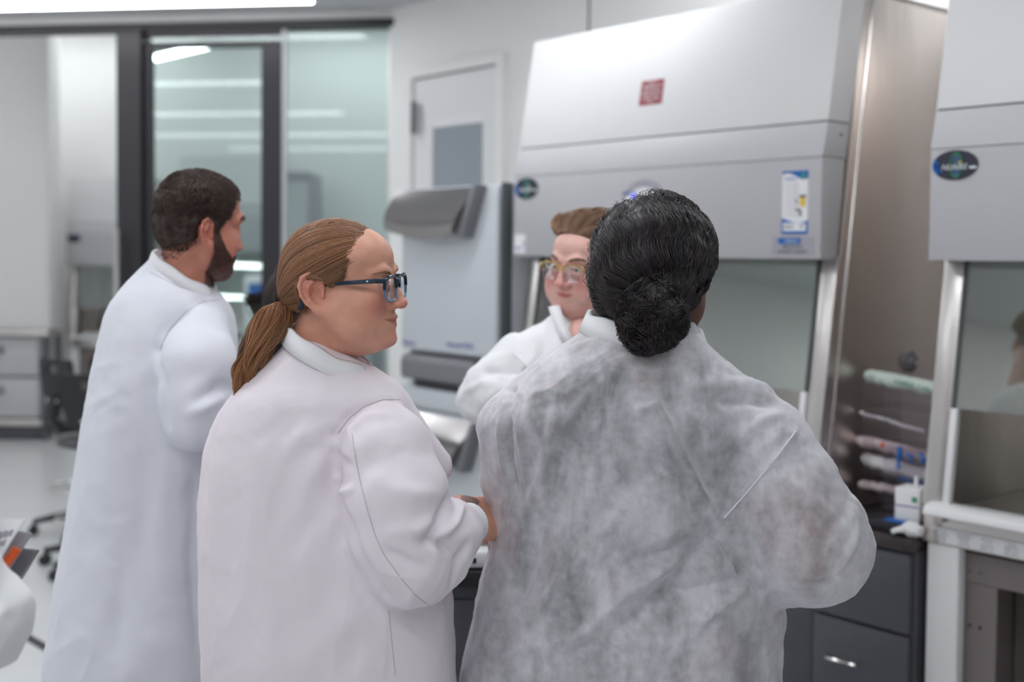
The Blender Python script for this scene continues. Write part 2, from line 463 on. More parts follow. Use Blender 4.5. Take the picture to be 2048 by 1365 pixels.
mb = MB(); mb.box((-3.47, .85, 0), (11, 1.0, 2.96)); run_struct('wall_right', mb, 'wall_paint')
mb = MB(); mb.box((-3.47, 1.0, 0), (-3.35, 5.5, 3.72)); run_struct('wall_far_right', mb, 'wall_paint')
# thin joint line in the wall cladding above the first cabinet
s0, z0 = on_plane(1178, 20, .848)
mb = MB(); mb.box((-s0-.004, .846, 2.2), (-s0+.004, .850, 2.95)); run_struct('trim_1', mb, 'dark_gap')
def part_struct(name, f, m):
    o = f.build(name, m, smooth=False); o.location = (PC[0], PC[1], 0); o.rotation_euler = (0, 0, PA); return struct(o)
mb = MB(); mb.box((-6.4, 0, 2.905), (0, .12, 3.72)); part_struct('wall_partition_header', mb, 'wall_paint')
mb = MB(); mb.box((0, -.0, 2.95), (2.5, .12, 3.72)); part_struct('wall_partition_side', mb, 'wall_paint')
# partition frame
mb = MB(); mb.box((-6.3, -.03, 2.862), (.06, .09, 2.905), .003); part_struct('trim_2', mb, 'black_frame')
mb = MB(); mb.box((-1.60, -.06, 0), (-1.45, .10, 2.862), .006); part_struct('trim_3', mb, 'black_frame')
# sliding glass door
mb = MB(); mb.box((-1.45, -.01, 2.828), (-.632, .05, 2.862), .003); mb.box((-1.45, -.02, 2.765), (-.632, .05, 2.792), .003)
d1 = part_struct('door_1', mb, 'black_frame')
def dpart(name, lo, hi, m, bev=.003):
    f = MB(); f.box(lo, hi, bev); return f.build(name, m, d1, smooth=False)
dpart('stile', (-.745, -.02, .02), (-.632, .04, 2.765), 'black_frame'); dpart('stile', (-1.45, -.02, .02), (-1.41, .04, 2.765), 'black_frame')
dpart('bottom_rail', (-1.41, -.02, .02), (-.745, .04, .14), 'black_frame')
dpart('glass_pane', (-1.41, .005, .14), (-.745, .015, 2.765), 'pane', 0)
dpart('transom_pane', (-1.45, .005, 2.792), (-.632, .015, 2.828), 'pane', 0)
f = MB(); f.tube([(-1.565, -.13, .95), (-1.565, -.13, 1.72)], .016, 12); f.tube([(-1.565, -.13, 1.02), (-1.565, -.05, 1.02)], .009); f.tube([(-1.565, -.13, 1.66), (-1.565, -.05, 1.66)], .009)
f.build('door_handle', 'chrome', d1)
# fixed pane
mb = MB(); mb.box((-.632, -.02, .02), (-.02, .05, .12), .003); w1 = part_struct('window_1', mb, 'black_frame')
f = MB(); f.box((-.632, .015, .12), (-.02, .027, 2.862)); f.build('glass_pane', 'pane', w1, smooth=False)
f = MB(); f.box((-.632, .005, .12), (-.612, .04, 2.862)); f.build('edge_seal', 'white_plastic', w1, smooth=False)

# white door in the wall behind the cabinets
sA, zA = on_plane(836, 160, .85); sB, _ = on_plane(1006, 130, .85)
zt = 1.6+(508-142)*(6.0)/2400
_, ztop = on_plane(925, 143, .85)
mb = MB(); xa, xb = -sA, -sB
mb.box((xa-.05, .80, 0), (xa, .86, ztop+.05), .004); mb.box((xb, .80, 0), (xb+.05, .86, ztop+.05), .004); mb.box((xa, .80, ztop), (xb, .86, ztop+.05), .004)
d2 = run_struct('door_2', mb, 'wall_paint')
def on_x(px, py, t): s_, z_ = on_plane(px, py, t); return -s_, z_
wx0, wz1 = on_x(866, 238, .83); wx1, _ = on_x(967, 230, .83)
f = MB(); f.box((xa+.003, .826, .02), (wx0, .85, ztop-.012), .001); f.box((wx1, .826, .02), (xb-.003, .85, ztop-.012), .001)
f.box((wx0, .826, wz1), (wx1, .85, ztop-.012), .001); f.box((wx0, .826, .02), (wx1, .85, 1.2), .001); f.build('door_leaf', 'hood_white', d2, smooth=False)
f = MB(); f.box((wx0, .838, 1.2), (wx1, .844, wz1)); f.build('window_pane', 'door_glass', d2, smooth=False)
f = MB(); f.box((wx0, .828, wz1-.05), (wx1, .838, wz1), .003); f.build('window_blind', 'label_white', d2, smooth=False)
for zz in (on_x(827, 236, .80)[1], 1.35, .3):
    hx = on_x(827, 236, .79)[0]; f = MB(); f.box((hx-.02, .785, zz-.085), (hx+.02, .80, zz+.085), .002); f.tube([(hx, .782, zz-.085), (hx, .782, zz+.085)], .008); f.build('hinge', 'grey_plastic', d2)
for nm, a, b in (('baseboard_right', -3.4, 11),):
    mb = MB(); mb.box((a, .835, 0), (b, .85, .1), .002); run_struct(nm, mb, 'grey_plastic')
# dark line laid in the floor
a = P(40, 1262, 4.0); 
def floor_pt(px, py):
    v = ray(px, py); k = -EYE/v.z; return np.array((v.x*k, v.y*k, 0))
A = floor_pt(62, 1280); B = floor_pt(250, 1392); dd = (B-A)/np.linalg.norm(B-A); nn = np.array((-dd[1], dd[0], 0))*.02
mb = MB(); A2 = A-dd*1.2; B2 = B+dd*.6
mb.prism([tuple((A2+nn)[:2]), tuple((A2-nn)[:2]), tuple((B2-nn)[:2]), tuple((B2+nn)[:2])], 0, .004, axis=2)
tag(mb.build('floor_strip', 'floor_tape', smooth=False), 'dark strip laid across the pale floor at lower left', 'floor strip')

# ------------------------------------------------------------------ lamps
def lamp(name, cx, cy, z, L, w, rz, label, group=None, hang=0, m='lamp'):
    r = empty(name, (cx, cy, z), rz, label, 'ceiling light', group)
    f = MB(); f.box((-L/2, -w/2-.012, .0), (L/2, w/2+.012, .03), .004)
    if hang:
        for x in (-L/2+.05, L/2-.05): f.tube([(x, 0, .03), (x, 0, hang)], .003, 6)
    f.build('housing', 'white_plastic', r)
    f = MB(); f.box((-L/2+.005, -w/2, -.012), (L/2-.005, w/2, -.001), .003); f.build('diffuser', m, r)
    return r
x_, y_ = part_pt(2.1, -.50)
lamp('ceiling_light', x_, y_, 2.92, 3.6, .13, PA, 'long linear ceiling light just in front of the black frame at top left')
for q, y in ((1.2, -2.4), (1.2, -4.4), (1.0, -6.4), (.8, -8.2)):
    for k in (0, 1):
        x_, y_ = part_pt(q+1.9-k*4.2, y)
        lamp('ceiling_light', x_, y_, 2.92, 3.0, .16, PA, 'long linear ceiling light over the lab, outside the frame', 'lab ceiling lights')
lamp('pendant_light', -2.32, 8.46, 3.0, .95, .10, math.radians(-46), 'slim glowing pendant light seen through the glass door', hang=.7)
for X, Y in ((-5.2, 8.7), (-4.2, 10.6), (-.6, 8.6), (-1.0, 10.6)):  # strips out of view, put in to light the back room
    lamp('ceiling_light', X, Y, 3.67, 2.4, .2, 0, 'unseen linear ceiling light in the room behind the glass', 'back room ceiling lights', m='lamp_far')

# ------------------------------------------------------------------ biosafety cabinets
def sl(z): return (z-.9)*.132           # slanted front line of the steel body
def make_hood(W, root, detail=True, stand=True, drawing=0):
    def prism(name, prof, x0, x1, m, bev=.003):
        f = MB(); f.prism(prof, x0, x1, bev); return f.build(name, m, root)
    for x0, x1 in ((0, .045), (W-.045, W)):
        sp = prism('side_panel', [(sl(.82)+.012, .82), (sl(2.42)+.004, 2.42), (.80, 2.42), (.80, .82)], x0, x1, 'steel_side', .002)
    for x in (-.003, W+.003):   # raised bead and flange along the slanted edge
        f = MB(); f.tube([(x, sl(.84)+.045, .84), (x, sl(2.41)+.045, 2.41)], .004, 8); f.build('edge_bead', 'chrome', root)
    for x0, x1 in ((0, .062), (W-.062, W)):   # front rails beside the glass
        f = MB(); f.prism([(sl(.92)-.004, .92), (sl(1.60)-.004, 1.60), (sl(1.60)+.012, 1.60), (sl(.92)+.012, .92)], x0, x1, .002); f.build('sash_rail', 'steel', root)
    for x0, x1 in ((.062, .082), (W-.082, W-.062)):
        f = MB(); f.prism([(sl(.93)-.012, .93), (sl(1.19)-.012, 1.19), (sl(1.19)+.01, 1.19), (sl(.93)+.01, .93)], x0, x1, .002); f.build('side_guide', 'white_plastic', root)
    for x0, x1 in ((.062, .070), (W-.070, W-.062)):
        f = MB(); f.prism([(sl(1.19)-.01, 1.19), (sl(1.60)-.01, 1.60), (sl(1.60), 1.60), (sl(1.19), 1.19)], x0, x1); f.build('sash_seal', 'dark_gap', root)
    f = MB(); f.box((.045, .76, .82), (W-.045, .80, 2.42)); f.build('back_panel', 'steel', root)
    f = MB(); f.box((.045, .02, .895), (W-.045, .76, .91), .002)
    f.build('work_surface', 'steel', root)
    f = MB(); f.box((.045, sl(1.7)+.06, 1.66), (W-.045, .76, 1.68)); f.build('ceiling_grille', 'steel', root)
    f = MB(); f.box((.0, sl(2.42)+.02, 2.40), (W, .80, 2.42), .002); f.build('top_panel', 'hood_white', root)
    # sash
    f = MB(); f.prism([(sl(1.19)-.004, 1.19), (sl(1.62)-.004, 1.62), (sl(1.62)+.002, 1.62), (sl(1.19)+.002, 1.19)], .070, W-.070); f.build('sash_window', 'sash_glass', root, smooth=False)
    # painted front cover
    cv = prism('control_cover', [(0, 1.591), (0, 1.895), (.138-.02, 1.895), (.084, 1.591)], .0, W, 'hood_grey', .006)
    prism('cover_bevel', [(.0, 1.8955), (.025, 2.0), (.138, 2.0), (.120, 1.8955)], .0, W, 'hood_light_grey', .002)
    prism('shadow_gap', [(.03, 2.0), (.03, 2.0045), (.135, 2.0045), (.135, 2.0)], .004, W-.004, 'dark_gap', 0)
    prism('top_cover', [(.025, 2.0045), (.095, 2.42), (.23, 2.42), (.138, 2.0045)], .0, W, 'hood_white', .004)
    # armrest, fascia
    prism('armrest', [(-.055, .905), (-.048, .925), (-.02, .936), (.035, .932), (.035, .905)], .03, W-.03, 'white_plastic', .004)
    f = MB(); f.box((0, .015, .815), (W, .05, .905), .003); f.build('front_fascia', 'steel', root)
    for x in (.05, W-.05):
        f = MB(); f.ell((x, .008, .885), (.010, .008, .010), 12, 8); f.build('screw', 'chrome', root)
    f = MB(); f.disc((W-.02, 1.965), .005, .005, 0, .004, 10)
    o = f.build('cover_screw', 'dark_gap', root); o.rotation_euler = (0, 0, math.pi/2); o.location = (W+.003, .09-(W-.02), 0)
    # round emblem
    ex = .075; ez = 1.848
    f = MB(); f.disc((ex, ez), .066, .040, -.003, .0015); em = f.build('emblem', 'ink', root)
    if detail:
        f = MB(); pts = [(ex+.066*math.cos(a)*.97, ez+.040*math.sin(a)*.97) for a in np.linspace(math.radians(148), math.radians(222), 12)]
        pts += [(ex-.033-.004*k, ez-.026+.0095*k) for k in range(4, -1, -1)]
        f.prism(pts, -.0045, -.002, axis=1); f.build('emblem_edge', 'label_blue', em, smooth=False)
        f = MB(); f.tube([(ex+.004+.016*math.cos(a), -.005, ez+.033*math.sin(a)) for a in np.linspace(0, 2*math.pi, 30, endpoint=False)], .0016, 6, True)
        f.tube([(ex+.004+.006*math.cos(a), -.005, ez+.033*math.sin(a)) for a in np.linspace(0, 2*math.pi, 30, endpoint=False)], .0012, 6, True); f.build('emblem_ring', 'label_green', em)
        f = MB(); f.disc((ex+.004, ez+.016), .008, .012, -.0046, -.003, 16); f.disc((ex+.004, ez-.020), .007, .010, -.0046, -.003, 16); f.build('emblem_globe', 'label_violet', em, smooth=False)
        f = MB(); f.prism([(ex+.008, ez+.004), (ex+.022, ez+.004), (ex+.019, ez+.015)], -.0052, -.003, axis=1); f.build('emblem_spark', 'label_yellow', em, smooth=False)
        text('emblem_lettering', 'NUAIRE', .021, 'silver_ink', em, (ex-.001, -.0062, ez-.006), shear=.25)
        f = MB(); f.ell((ex+.052, -.0045, ez-.008), (.012, .0015, .004), 12, 6); f.build('emblem_glint', 'silver_ink', em)
    if stand:
        for x0 in (.012, W-.105):
            f = MB(); f.box((x0, .01, .0), (x0+.093, .05, .815), .004); f.build('stand_leg', 'hood_white', root); f = MB(); f.box((x0+.01, .05, .0), (x0+.08, .75, .80), .002); f.build('stand_side', 'shaded_brown_panel', root, smooth=False)
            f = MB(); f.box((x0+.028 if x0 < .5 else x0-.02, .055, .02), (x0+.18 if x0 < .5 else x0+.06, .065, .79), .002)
            st = f.build('stand_bracket', 'shaded_brown_panel', root, smooth=False)
            for zz in (.75, .60, .36):
                for dx in (.10, .13):
                    f = MB(); f.disc((x0+dx+.005, zz), .004, .004, .050, .0555, 10); f.build('screw_hole', 'ink', st, smooth=False)
        f = MB(); f.box((.10, .34, .04), (W-.10, .36, .80), .002); kp = f.build('knee_panel', 'shaded_brown_panel', root, smooth=False)
        for x in [v for v in (.22, .40, .9, 1.2) if v < W-.13]:
            for zz in (.71, .47, .25):
                f = MB(); f.disc((x, zz), .006, .006, .33, .341, 10); f.build('screw_hole', 'ink', kp, smooth=False)
        f = MB(); f.box((.10, .05, .72), (W-.10, .09, .80), .002); f.build('stand_rail', 'shaded_brown_panel', root, smooth=False)
    return root

# far cabinet (nearest to camera at the right edge)
o2 = run_pt(-.348, 0, 0)
hood_b = make_hood(1.4, empty('biosafety_cabinet', o2, RUN, 'biosafety cabinet cropped by the right edge, white instruction strip under its armrest', 'biosafety cabinet', 'biosafety cabinets'))
f = MB(); f.box((.02, .006, .822), (.36, .0148, .862), .001); ls = f.build('instruction_strip', 'label_white', hood_b, smooth=False); ls['label'] = 'long white instruction strip with small text'
f = MB(); f.box((.362, .006, .822), (.41, .0148, .862), .001); f.build('strip_end', 'label_violet', ls, smooth=False)
for c in range(5):
    for r in range(4): text('strip_text', ('Before use', 'wipe surface', 'close sash', 'UV off', 'check flow')[(c+r) % 5], .0085, 'label_grey', ls, (.055+c*.066, .0052, .855-r*.0088), ext=.0002)
# first cabinet
o1 = run_pt(1.4, 0, 0)
hood_a = make_hood(1.4, empty('biosafety_cabinet', o1, RUN, 'whole biosafety cabinet with red label on white top and poster on grey cover', 'biosafety cabinet', 'biosafety cabinets'), stand=False)
def decal(name, x, z, w, h, y, m, parent, th=.0015):
    f = MB(); f.box((x-w/2, y-th, z-h/2), (x+w/2, y, z+h/2), .0004, 1); return f.build(name, m, parent, smooth=False)
# red warning label on the sloping white top: own frame lying on the slope
def slope_y(z): return .025+(z-2.0045)*(.07/.4155)
def frame_on(root, name, x, z, w, h, m, tilt=math.atan(.07/.4155)):
    f = MB(); f.box((-w/2, -.0018, -h/2), (w/2, -.0002, h/2), .0004, 1); o = f.build(name, m, root, smooth=False)
    o.location = (x, slope_y(z), z); o.rotation_euler = (-tilt, 0, 0); return o
rl = frame_on(hood_a, 'warning_label', .665, 2.158, .105, .086, 'label_red'); rl['label'] = 'small dark red label with white text'
for i, tx in enumerate(('NOTICE', 'This equipment must be', 'certified before it is', 'used for work with', 'hazardous materials and', 'recertified each year', 'or after it is moved', 'or the filters changed', 'DATE')):
    text('label_text', tx, .0098, 'label_white', rl, (0, -.0024, .034-i*.0086), ext=.0002)
# poster
px_, pz_ = 1.306, 1.762
ps = decal('poster', px_, pz_, .094, .190, 0, 'label_white', hood_a); ps['label'] = 'white and blue information poster'
def wave(z0, sgn, amp, thick):
    up = [(px_-.047+.094*t, z0+amp*math.sin(sgn*(t-.1)*2*math.pi*.9)) for t in np.linspace(0, 1, 16)]
    return up
f = MB(); up = [(px_-.047+.094*t, pz_+.095-(.010+.012*t-.006*math.sin(t*6.0))) for t in np.linspace(0, 1, 16)]; f.prism(up+[(px_+.047, pz_+.095), (px_-.047, pz_+.095)], -.0025, -.001, axis=1); f.build('poster_band', 'label_blue', ps, smooth=False)
f = MB(); up = [(px_-.047+.094*t, pz_-.052-.008*math.sin((t-.25)*4)*1.0-.002) for t in np.linspace(0, 1, 16)]; lo = [(px_+.047, pz_-.064), (px_-.047, pz_-.060)]; f.prism(up+lo, -.0025, -.001, axis=1)
f.box((px_-.047, -.0025, pz_-.095), (px_+.047, -.001, pz_-.086)); f.box((px_-.047, -.0025, pz_-.09), (px_-.043, -.001, pz_-.055)); f.box((px_+.041, -.0025, pz_-.09), (px_+.047, -.001, pz_-.055)); f.build('poster_band', 'label_blue', ps, smooth=False)
f = MB(); f.box((px_+.018, -.0028, pz_-.012), (px_+.039, -.001, pz_+.016)); f.build('poster_picture', 'label_yellow', ps, smooth=False)
f = MB(); f.box((px_+.016, -.0029, pz_+.014), (px_+.040, -.001, pz_+.022)); f.box((px_+.005, -.0029, pz_-.002), (px_+.008, -.001, pz_+.012)); f.box((px_+.004, -.0029, pz_-.026), (px_+.022, -.001, pz_-.020)); f.box((px_+.016, -.0029, pz_-.040), (px_+.024, -.001, pz_-.028)); f.build('poster_drawing', 'dark_cabinet', ps, smooth=False)
f = MB(); f.disc((px_+.030, pz_+.080), .006, .012, -.0031, -.001, 16); f.build('poster_emblem', 'label_green', ps, smooth=False)
text('poster_text', 'NuAire', .014, 'label_blue', ps, (px_-.016, -.003, pz_+.071), ext=.0002)
for i in range(9): text('poster_text', ('clean air in cabinet', 'sash alarm and lamp', 'easy to read display', 'low noise motor')[i % 4], .0065, 'label_grey', ps, (px_-.012, -.003, pz_+.054-i*.0115), ext=.0001)
text('poster_text', 'LabGard', .011, 'ink', ps, (px_-.022, -.003, pz_-.073), ext=.0002); text('poster_text', 'ES', .012, 'ink', ps, (px_+.027, -.003, pz_-.073), ext=.0002)
sk = decal('service_sticker', 1.300, 1.631, .152, .056, 0, 'label_grey', hood_a); sk['label'] = 'grey service sticker with a blue bar'
decal('sticker_bar', 1.288, 1.646, .082, .018, -.0014, 'label_blue', sk); text('sticker_text', 'LABRepCo', .011, 'silver_ink', sk, (1.296, -.0035, 1.646), ext=.0002)
text('sticker_text', '(800) 521-0754', .0115, 'ink', sk, (1.300, -.0022, 1.628), ext=.0002); text('sticker_text', 'BIOSAFETY CABINET', .0115, 'ink', sk, (1.300, -.0022, 1.613), ext=.0002)
st = decal('small_sticker', .038, 1.638, .066, .072, 0, 'label_white', hood_a); decal('sticker_mark', .028, 1.622, .026, .008, -.0014, 'label_blue', st); decal('sticker_mark', .062, 1.636, .006, .03, -.0014, 'label_grey', st)
f = MB(); f.disc((.685, 1.765), .103, .092, -.006, .001, 48); dp = f.build('control_display', 'label_grey', hood_a)
f = MB(); f.disc((.685, 1.755), .095, .075, -.008, -.004, 40); f.build('display_face', 'hood_white', dp)
f = MB(); f.disc((.642, 1.800), .006, .006, -.011, -.007, 12); f.build('indicator_light', 'led_blue', dp)
text('display_text', 'AIRFLOW', .016, 'label_blue', dp, (.62, -.009, 1.812), ext=.0003)
# pipe plug on the steel side facing the gap
f = MB(); f.tube([(1.40, .487, 1.262), (1.412, .487, 1.262)], .034, 24); f.tube([(1.41, .487, 1.262), (1.425, .487, 1.262)], [.024, .020], 20); f.build('pipe_plug', 'grey_plastic', hood_a)
f = MB(); f.tube([(1.424, .487, 1.262), (1.429, .487, 1.262)], .010, 12); f.build('plug_screw', 'chrome', hood_a)

# cabinets under the first hood and in the gap
def base_cab(name, s0, s1, label, drawers, t=0.0, cat='cabinet', top=True):
    W = s0-s1; r = empty(name, run_pt(s0, t, 0), RUN, label, cat)
    f = MB(); f.box((0, .02, .08), (W, .74, .785), .002); f.box((.01, .06, 0), (W-.01, .70, .08)); f.build('body', 'dark_cabinet', r, smooth=False)
    n = max(1, round(W/.45)) if not drawers else 1; w = W/n
    for k in range(n):
        if drawers:
            for z0, z1 in ((.555, .775), (.315, .545), (.09, .305)):
                f = MB(); f.box((.012, 0, z0), (W-.012, .02, z1), .003); d = f.build('drawer', 'dark_cabinet', r)
                f = MB(); zc = z0+.12; xc = W*.36
                f.tube([(xc-.05, 0, zc), (xc-.05, -.022, zc), (xc-.038, -.030, zc), (xc+.038, -.030, zc), (xc+.05, -.022, zc), (xc+.05, 0, zc)], .0055, 8); f.build('drawer_handle', 'chrome', d)
        else:
            f = MB(); f.box((k*w+.004, 0, .09), ((k+1)*w-.004, .02, .775), .003); d = f.build('cabinet_door', 'dark_cabinet', r)
            f = MB(); xc = k*w+.06; f.tube([(xc, 0, .60), (xc, -.03, .61), (xc, -.03, .69), (xc, 0, .70)], .0055, 8); f.build('door_handle', 'chrome', d)
    return r
base_cab('base_cabinet', 1.40, .0, 'dark grey base cabinet carrying the whole biosafety cabinet', False)
f = MB(); f.box((0, 0, .785), (1.4, .78, .814), .003); c = f.build('countertop', 'counter'); c.location = run_pt(1.4, 0, 0); c.rotation_euler = (0, 0, RUN); tag(c, 'dark worktop between base cabinet and the first biosafety cabinet', 'countertop')
base_cab('drawer_cabinet', -.006, -.342, 'dark grey drawer cabinet in the gap between the two biosafety cabinets', True, -.03)
f = MB(); f.box((0, -.035, .785), (.336, .74, .822), .008); c = f.build('countertop', 'counter'); c.location = run_pt(-.006, 0, 0); c.rotation_euler = (0, 0, RUN); tag(c, 'dark worktop on the drawer cabinet, holding the box and supplies', 'countertop')

# things on that worktop: rack with pouches, box, tray
CT = .8225
def run_empty(name, s, t, z, label, cat, rz=0, group=None): return empty(name, run_pt(s, t, z), RUN+rz, label, cat, group)
rk = run_empty('acrylic_rack', -.07, .13, CT, 'clear acrylic rack standing on the worktop against the steel side', 'rack')
for nm, lo, hi in (('side_wall', (0, 0, 0), (.004, .20, .42)), ('side_wall', (.226, 0, 0), (.23, .20, .42)), ('front_wall', (.07, 0, .0), (.226, .004, .40)),
                   ('shelf', (.004, .004, .002), (.226, .196, .006)), ('shelf', (.004, .004, .13), (.226, .196, .134)), ('shelf', (.004, .004, .21), (.226, .196, .214)), ('shelf', (.004, .004, .33), (.226, .196, .334))):
    f = MB(); f.box(lo, hi); f.build(nm, 'acrylic', rk, smooth=False)
f = MB()
f.tube([(.125, -.002, .225), (.128, -.002, .20), (.122, -.002, .175), (.126, -.002, .160)], [.007, .009, .004, .008], 6); f.tube([(.15, -.002, .205), (.168, -.002, .203), (.155, -.002, .190), (.17, -.002, .184)], [.006, .006, .005, .004], 6)
f.tube([(.19, -.002, .215), (.205, -.002, .20), (.200, -.002, .185)], [.005, .007, .005], 6); f.build('marker_writing', 'label_blue', rk)
text('rack_text', 'PIPETTES', .020, 'label_blue', rk, (.165, -.003, .130), ext=.0004)
def pouch(name, s0, t, z, L, r, tilt, m, label, group=None, dz=0):
    e = run_empty(name, s0, t, z, label, 'pipette pouch', 0, group)
    f = MB(); K = 18; rnd = random.Random(int(L*1000+z*100))
    pts = [(L*k/K, rnd.uniform(-1, 1)*.003, -L*k/K*tilt+rnd.uniform(-1, 1)*.003) for k in range(K+1)]
    f.tube(pts, [r*(.55 if k in (0, K) else rnd.uniform(.85, 1.1)) for k in range(K+1)], 12)
    f.build('sleeve', m, e); return e
p_ = pouch('serological_pipettes', -.030, .20, 1.240, .30, .022, .10, 'pouch_green', 'green printed pouch of pipettes on the top shelf of the rack')
text('pouch_print', 'STERILE  5 mL  PIPETTE', .02, 'label_green', p_, (.21, -.0225, -.02), rot=(math.pi/2, math.radians(6), 0), ext=.0004)
pouch('pipette_wrapper', -.012, .20, 1.123, .22, .006, .16, 'pouch', 'thin white wrapped pipette poking out of the rack')
p_ = pouch('serological_pipettes', -.004, .20, 1.040, .325, .018, .10, 'pouch_pink', 'pale pouch with an orange mark lying on the middle shelf of the rack')
f = MB(); f.ell((.10, -.014, -.008), (.012, .006, .010), 12, 8); f.build('pouch_mark', 'orange', p_)
pouch('serological_pipettes', -.035, .19, .985, .29, .022, .12, 'pouch', 'lowest pink printed pouch at the bottom of the rack')
pouch('serological_pipettes', -.022, .19, .905, .20, .014, .0, 'pouch_pink', 'small crumpled pouch just under the lowest printed pouch')
bx = run_empty('supply_box', -.250, .02, CT+.036, 'small white carton with a violet line on the worktop', 'box', .12)
f = MB(); f.box((0, 0, 0), (.072, .08, .092), .002); f.build('carton', 'label_white', bx)
f = MB(); f.box((-.0006, -.0008, .040), (.0726, .0, .043)); f.build('printed_line', 'label_violet', bx, smooth=False)
f = MB(); f.box((.050, -.0006, .055), (.066, .0, .070)); f.build('printed_mark', 'label_green', bx, smooth=False)
f = MB(); f.box((.046, .02, .092), (.056, .03, .125), .001); f.build('tab', 'label_white', bx, smooth=False)
tr = run_empty('equipment_case', -.14, -.005, CT+.001, 'black case with a bright blue panel under the white carton', 'case')
f = MB(); f.box((0, 0, 0), (.165, .115, .028), .006); f.build('case_body', 'black_plastic', tr)
f = MB(); f.box((.085, .008, .028), (.158, .07, .034), .003); f.build('case_panel', 'label_blue', tr)
gl = run_empty('crumpled_glove', -.325, -.01, CT+.002, 'crumpled white glove at the corner of the worktop', 'glove')
f = MB(); rnd = random.Random(4)
f.ell((0, 0, .022), (.034, .022, .020), 14, 10)
for v in f.bm.verts: v.co += Vector((rnd.uniform(-1, 1), rnd.uniform(-1, 1), rnd.uniform(-1, 1)))*.0035
for a in (-.4, -.1, .2, .5): f.tube([(.0, 0, .02), (-.035*math.cos(a), -.035*math.sin(a), .018), (-.055*math.cos(a), -.055*math.sin(a), .010)], [.010, .008, .006], 8)
f.build('glove_body', 'pouch', gl)

# things inside the right-hand cabinet
for i, (x, y, z, rz, L) in enumerate(((.28, .16, .926, .5, .13), (.31, .20, .934, -.3, .15), (.36, .14, .926, .1, .12))):
    e = empty('transfer_pipette', run_pt(-.348-x, y, z), RUN+rz, ('teal pipette lying nearest the armrest', 'teal pipette lying across another one', 'teal pipette furthest right on the steel work surface')[i], 'pipette', 'teal pipettes in the cabinet')
    f = MB(); f.tube([(-L/2, 0, 0), (L*.1, 0, 0), (L*.2, 0, 0), (L/2, 0, 0)], [.003, .004, .008, .006], 8); f.build('barrel', 'teal', e)
f = MB(); rnd = random.Random(9); f.ell((0, 0, .03), (.035, .03, .03), 14, 10)
for v in f.bm.verts: v.co += Vector((rnd.uniform(-1, 1), rnd.uniform(-1, 1), rnd.uniform(-1, 1)*.5))*.008
o = f.build('crumpled_wrapper', 'pouch'); o.location = run_pt(-.348-.33, .27, .912); tag(o, 'crumpled clear wrapper on the work surface inside the right cabinet', 'wrapper')

# ------------------------------------------------------------------ stacked incubators
sL, _ = on_plane(801, 600, 0); sR, _ = on_plane(1003, 600, 0); Wi = sL-sR
def incubator(z, label):
    r = empty('incubator', run_pt(sL, 0, z), RUN, label, 'incubator', 'stacked incubators')
    h = .937
    f = MB(); f.box((0, .05, 0), (Wi, .72, h), .012, 3); f.build('body', 'incubator_white', r)
    f = MB(); f.box((.004, 0, .245), (Wi-.03, .05, h-.004), .014, 3); f.build('door', 'incubator_white', r)
    f = MB(); f.prism([(.0, .225), (-.012, .20), (-.012, .135), (.0, .12), (.05, .12), (.05, .235)], .02, Wi-.17, .003); cp = f.build('control_panel', 'grey_plastic', r)
    f = MB(); f.box((.11, -.004, .095), (Wi-.19, .02, .130), .004); f.build('panel_recess', 'black_plastic', cp)
    f = MB(); f.ell((Wi-.24, -.010, .112), (.010, .006, .010), 12, 8); f.build('control_knob', 'chrome', cp)
    f = MB(); f.box((0, .004, .0), (Wi-.02, .05, .090), .006); f.build('lower_trim', 'incubator_white', r)
    f = MB(); f.box((Wi-.006, -.002, .0), (Wi+.004, .05, h), .002); f.build('edge_gasket', 'dark_gap', r)
    # scoop shaped steel hand guard, open at its right side
    hw = .56; hh = .205; zt = h-.012
    A = []; n = 18
    f = MB(); rows = []
    for i in range(n+1):
        u = i/n
        for_z = []
        x = .0+hw*u
        low = .165+.030*math.sin(math.pi*min(1, u*1.02))**.8+.02*u
        wtop = 0
        for j in range(9):
            v = j/8
            y = -.015-.075*math.sin(v*math.pi*.62)**1.0
            xx = x-(.10*v*(u**3)) if u > .5 else x
            for_z.append((xx, y, zt-low*v))
        rows.append(for_z)
    vs = [[f.bm.verts.new(p) for p in r_] for r_ in rows]
    for i in range(n):
        for j in range(8): f.bm.faces.new((vs[i][j], vs[i+1][j], vs[i+1][j+1], vs[i][j+1]))
    # side cheek and underside
    for e_ in (0, n):
        bk = [f.bm.verts.new((rows[e_][j][0], -.001, rows[e_][j][2])) for j in range(9)]
        for j in range(8): f.bm.faces.new((vs[e_][j], vs[e_][j+1], bk[j+1], bk[j]) if e_ else (vs[e_][j+1], vs[e_][j], bk[j], bk[j+1]))
    ub = [f.bm.verts.new((rows[i][8][0], -.001, rows[i][8][2]+.004)) for i in range(n+1)]
    for i in range(n): f.bm.faces.new((vs[i][8], vs[i+1][8], ub[i+1], ub[i]))
    tb = [f.bm.verts.new((rows[i][0][0], -.001, rows[i][0][2])) for i in range(n+1)]
    for i in range(n): f.bm.faces.new((vs[i+1][0], vs[i][0], tb[i], tb[i+1]))
    f.build('handle_guard', 'guard_steel', r)
    f = MB(); f.prism([(hw+.005, zt+.004), (hw+.032, zt+.004), (hw-.055, zt-.205), (hw-.105, zt-.195)], -.060, -.002, .004, axis=1); f.build('guard_cheek', 'grey_plastic', r)
    text('maker_lettering', 'Thermo', .030, 'label_violet', r, (.065, -.001, .275)); text('maker_lettering', 'SCIENTIFIC', .0, 'label_violet', r, (.065, -.001, .26)) if False else None
    text('model_lettering', 'Heracell VIOS', .030, 'label_violet', r, (Wi-.26, -.001, .285))
    return r
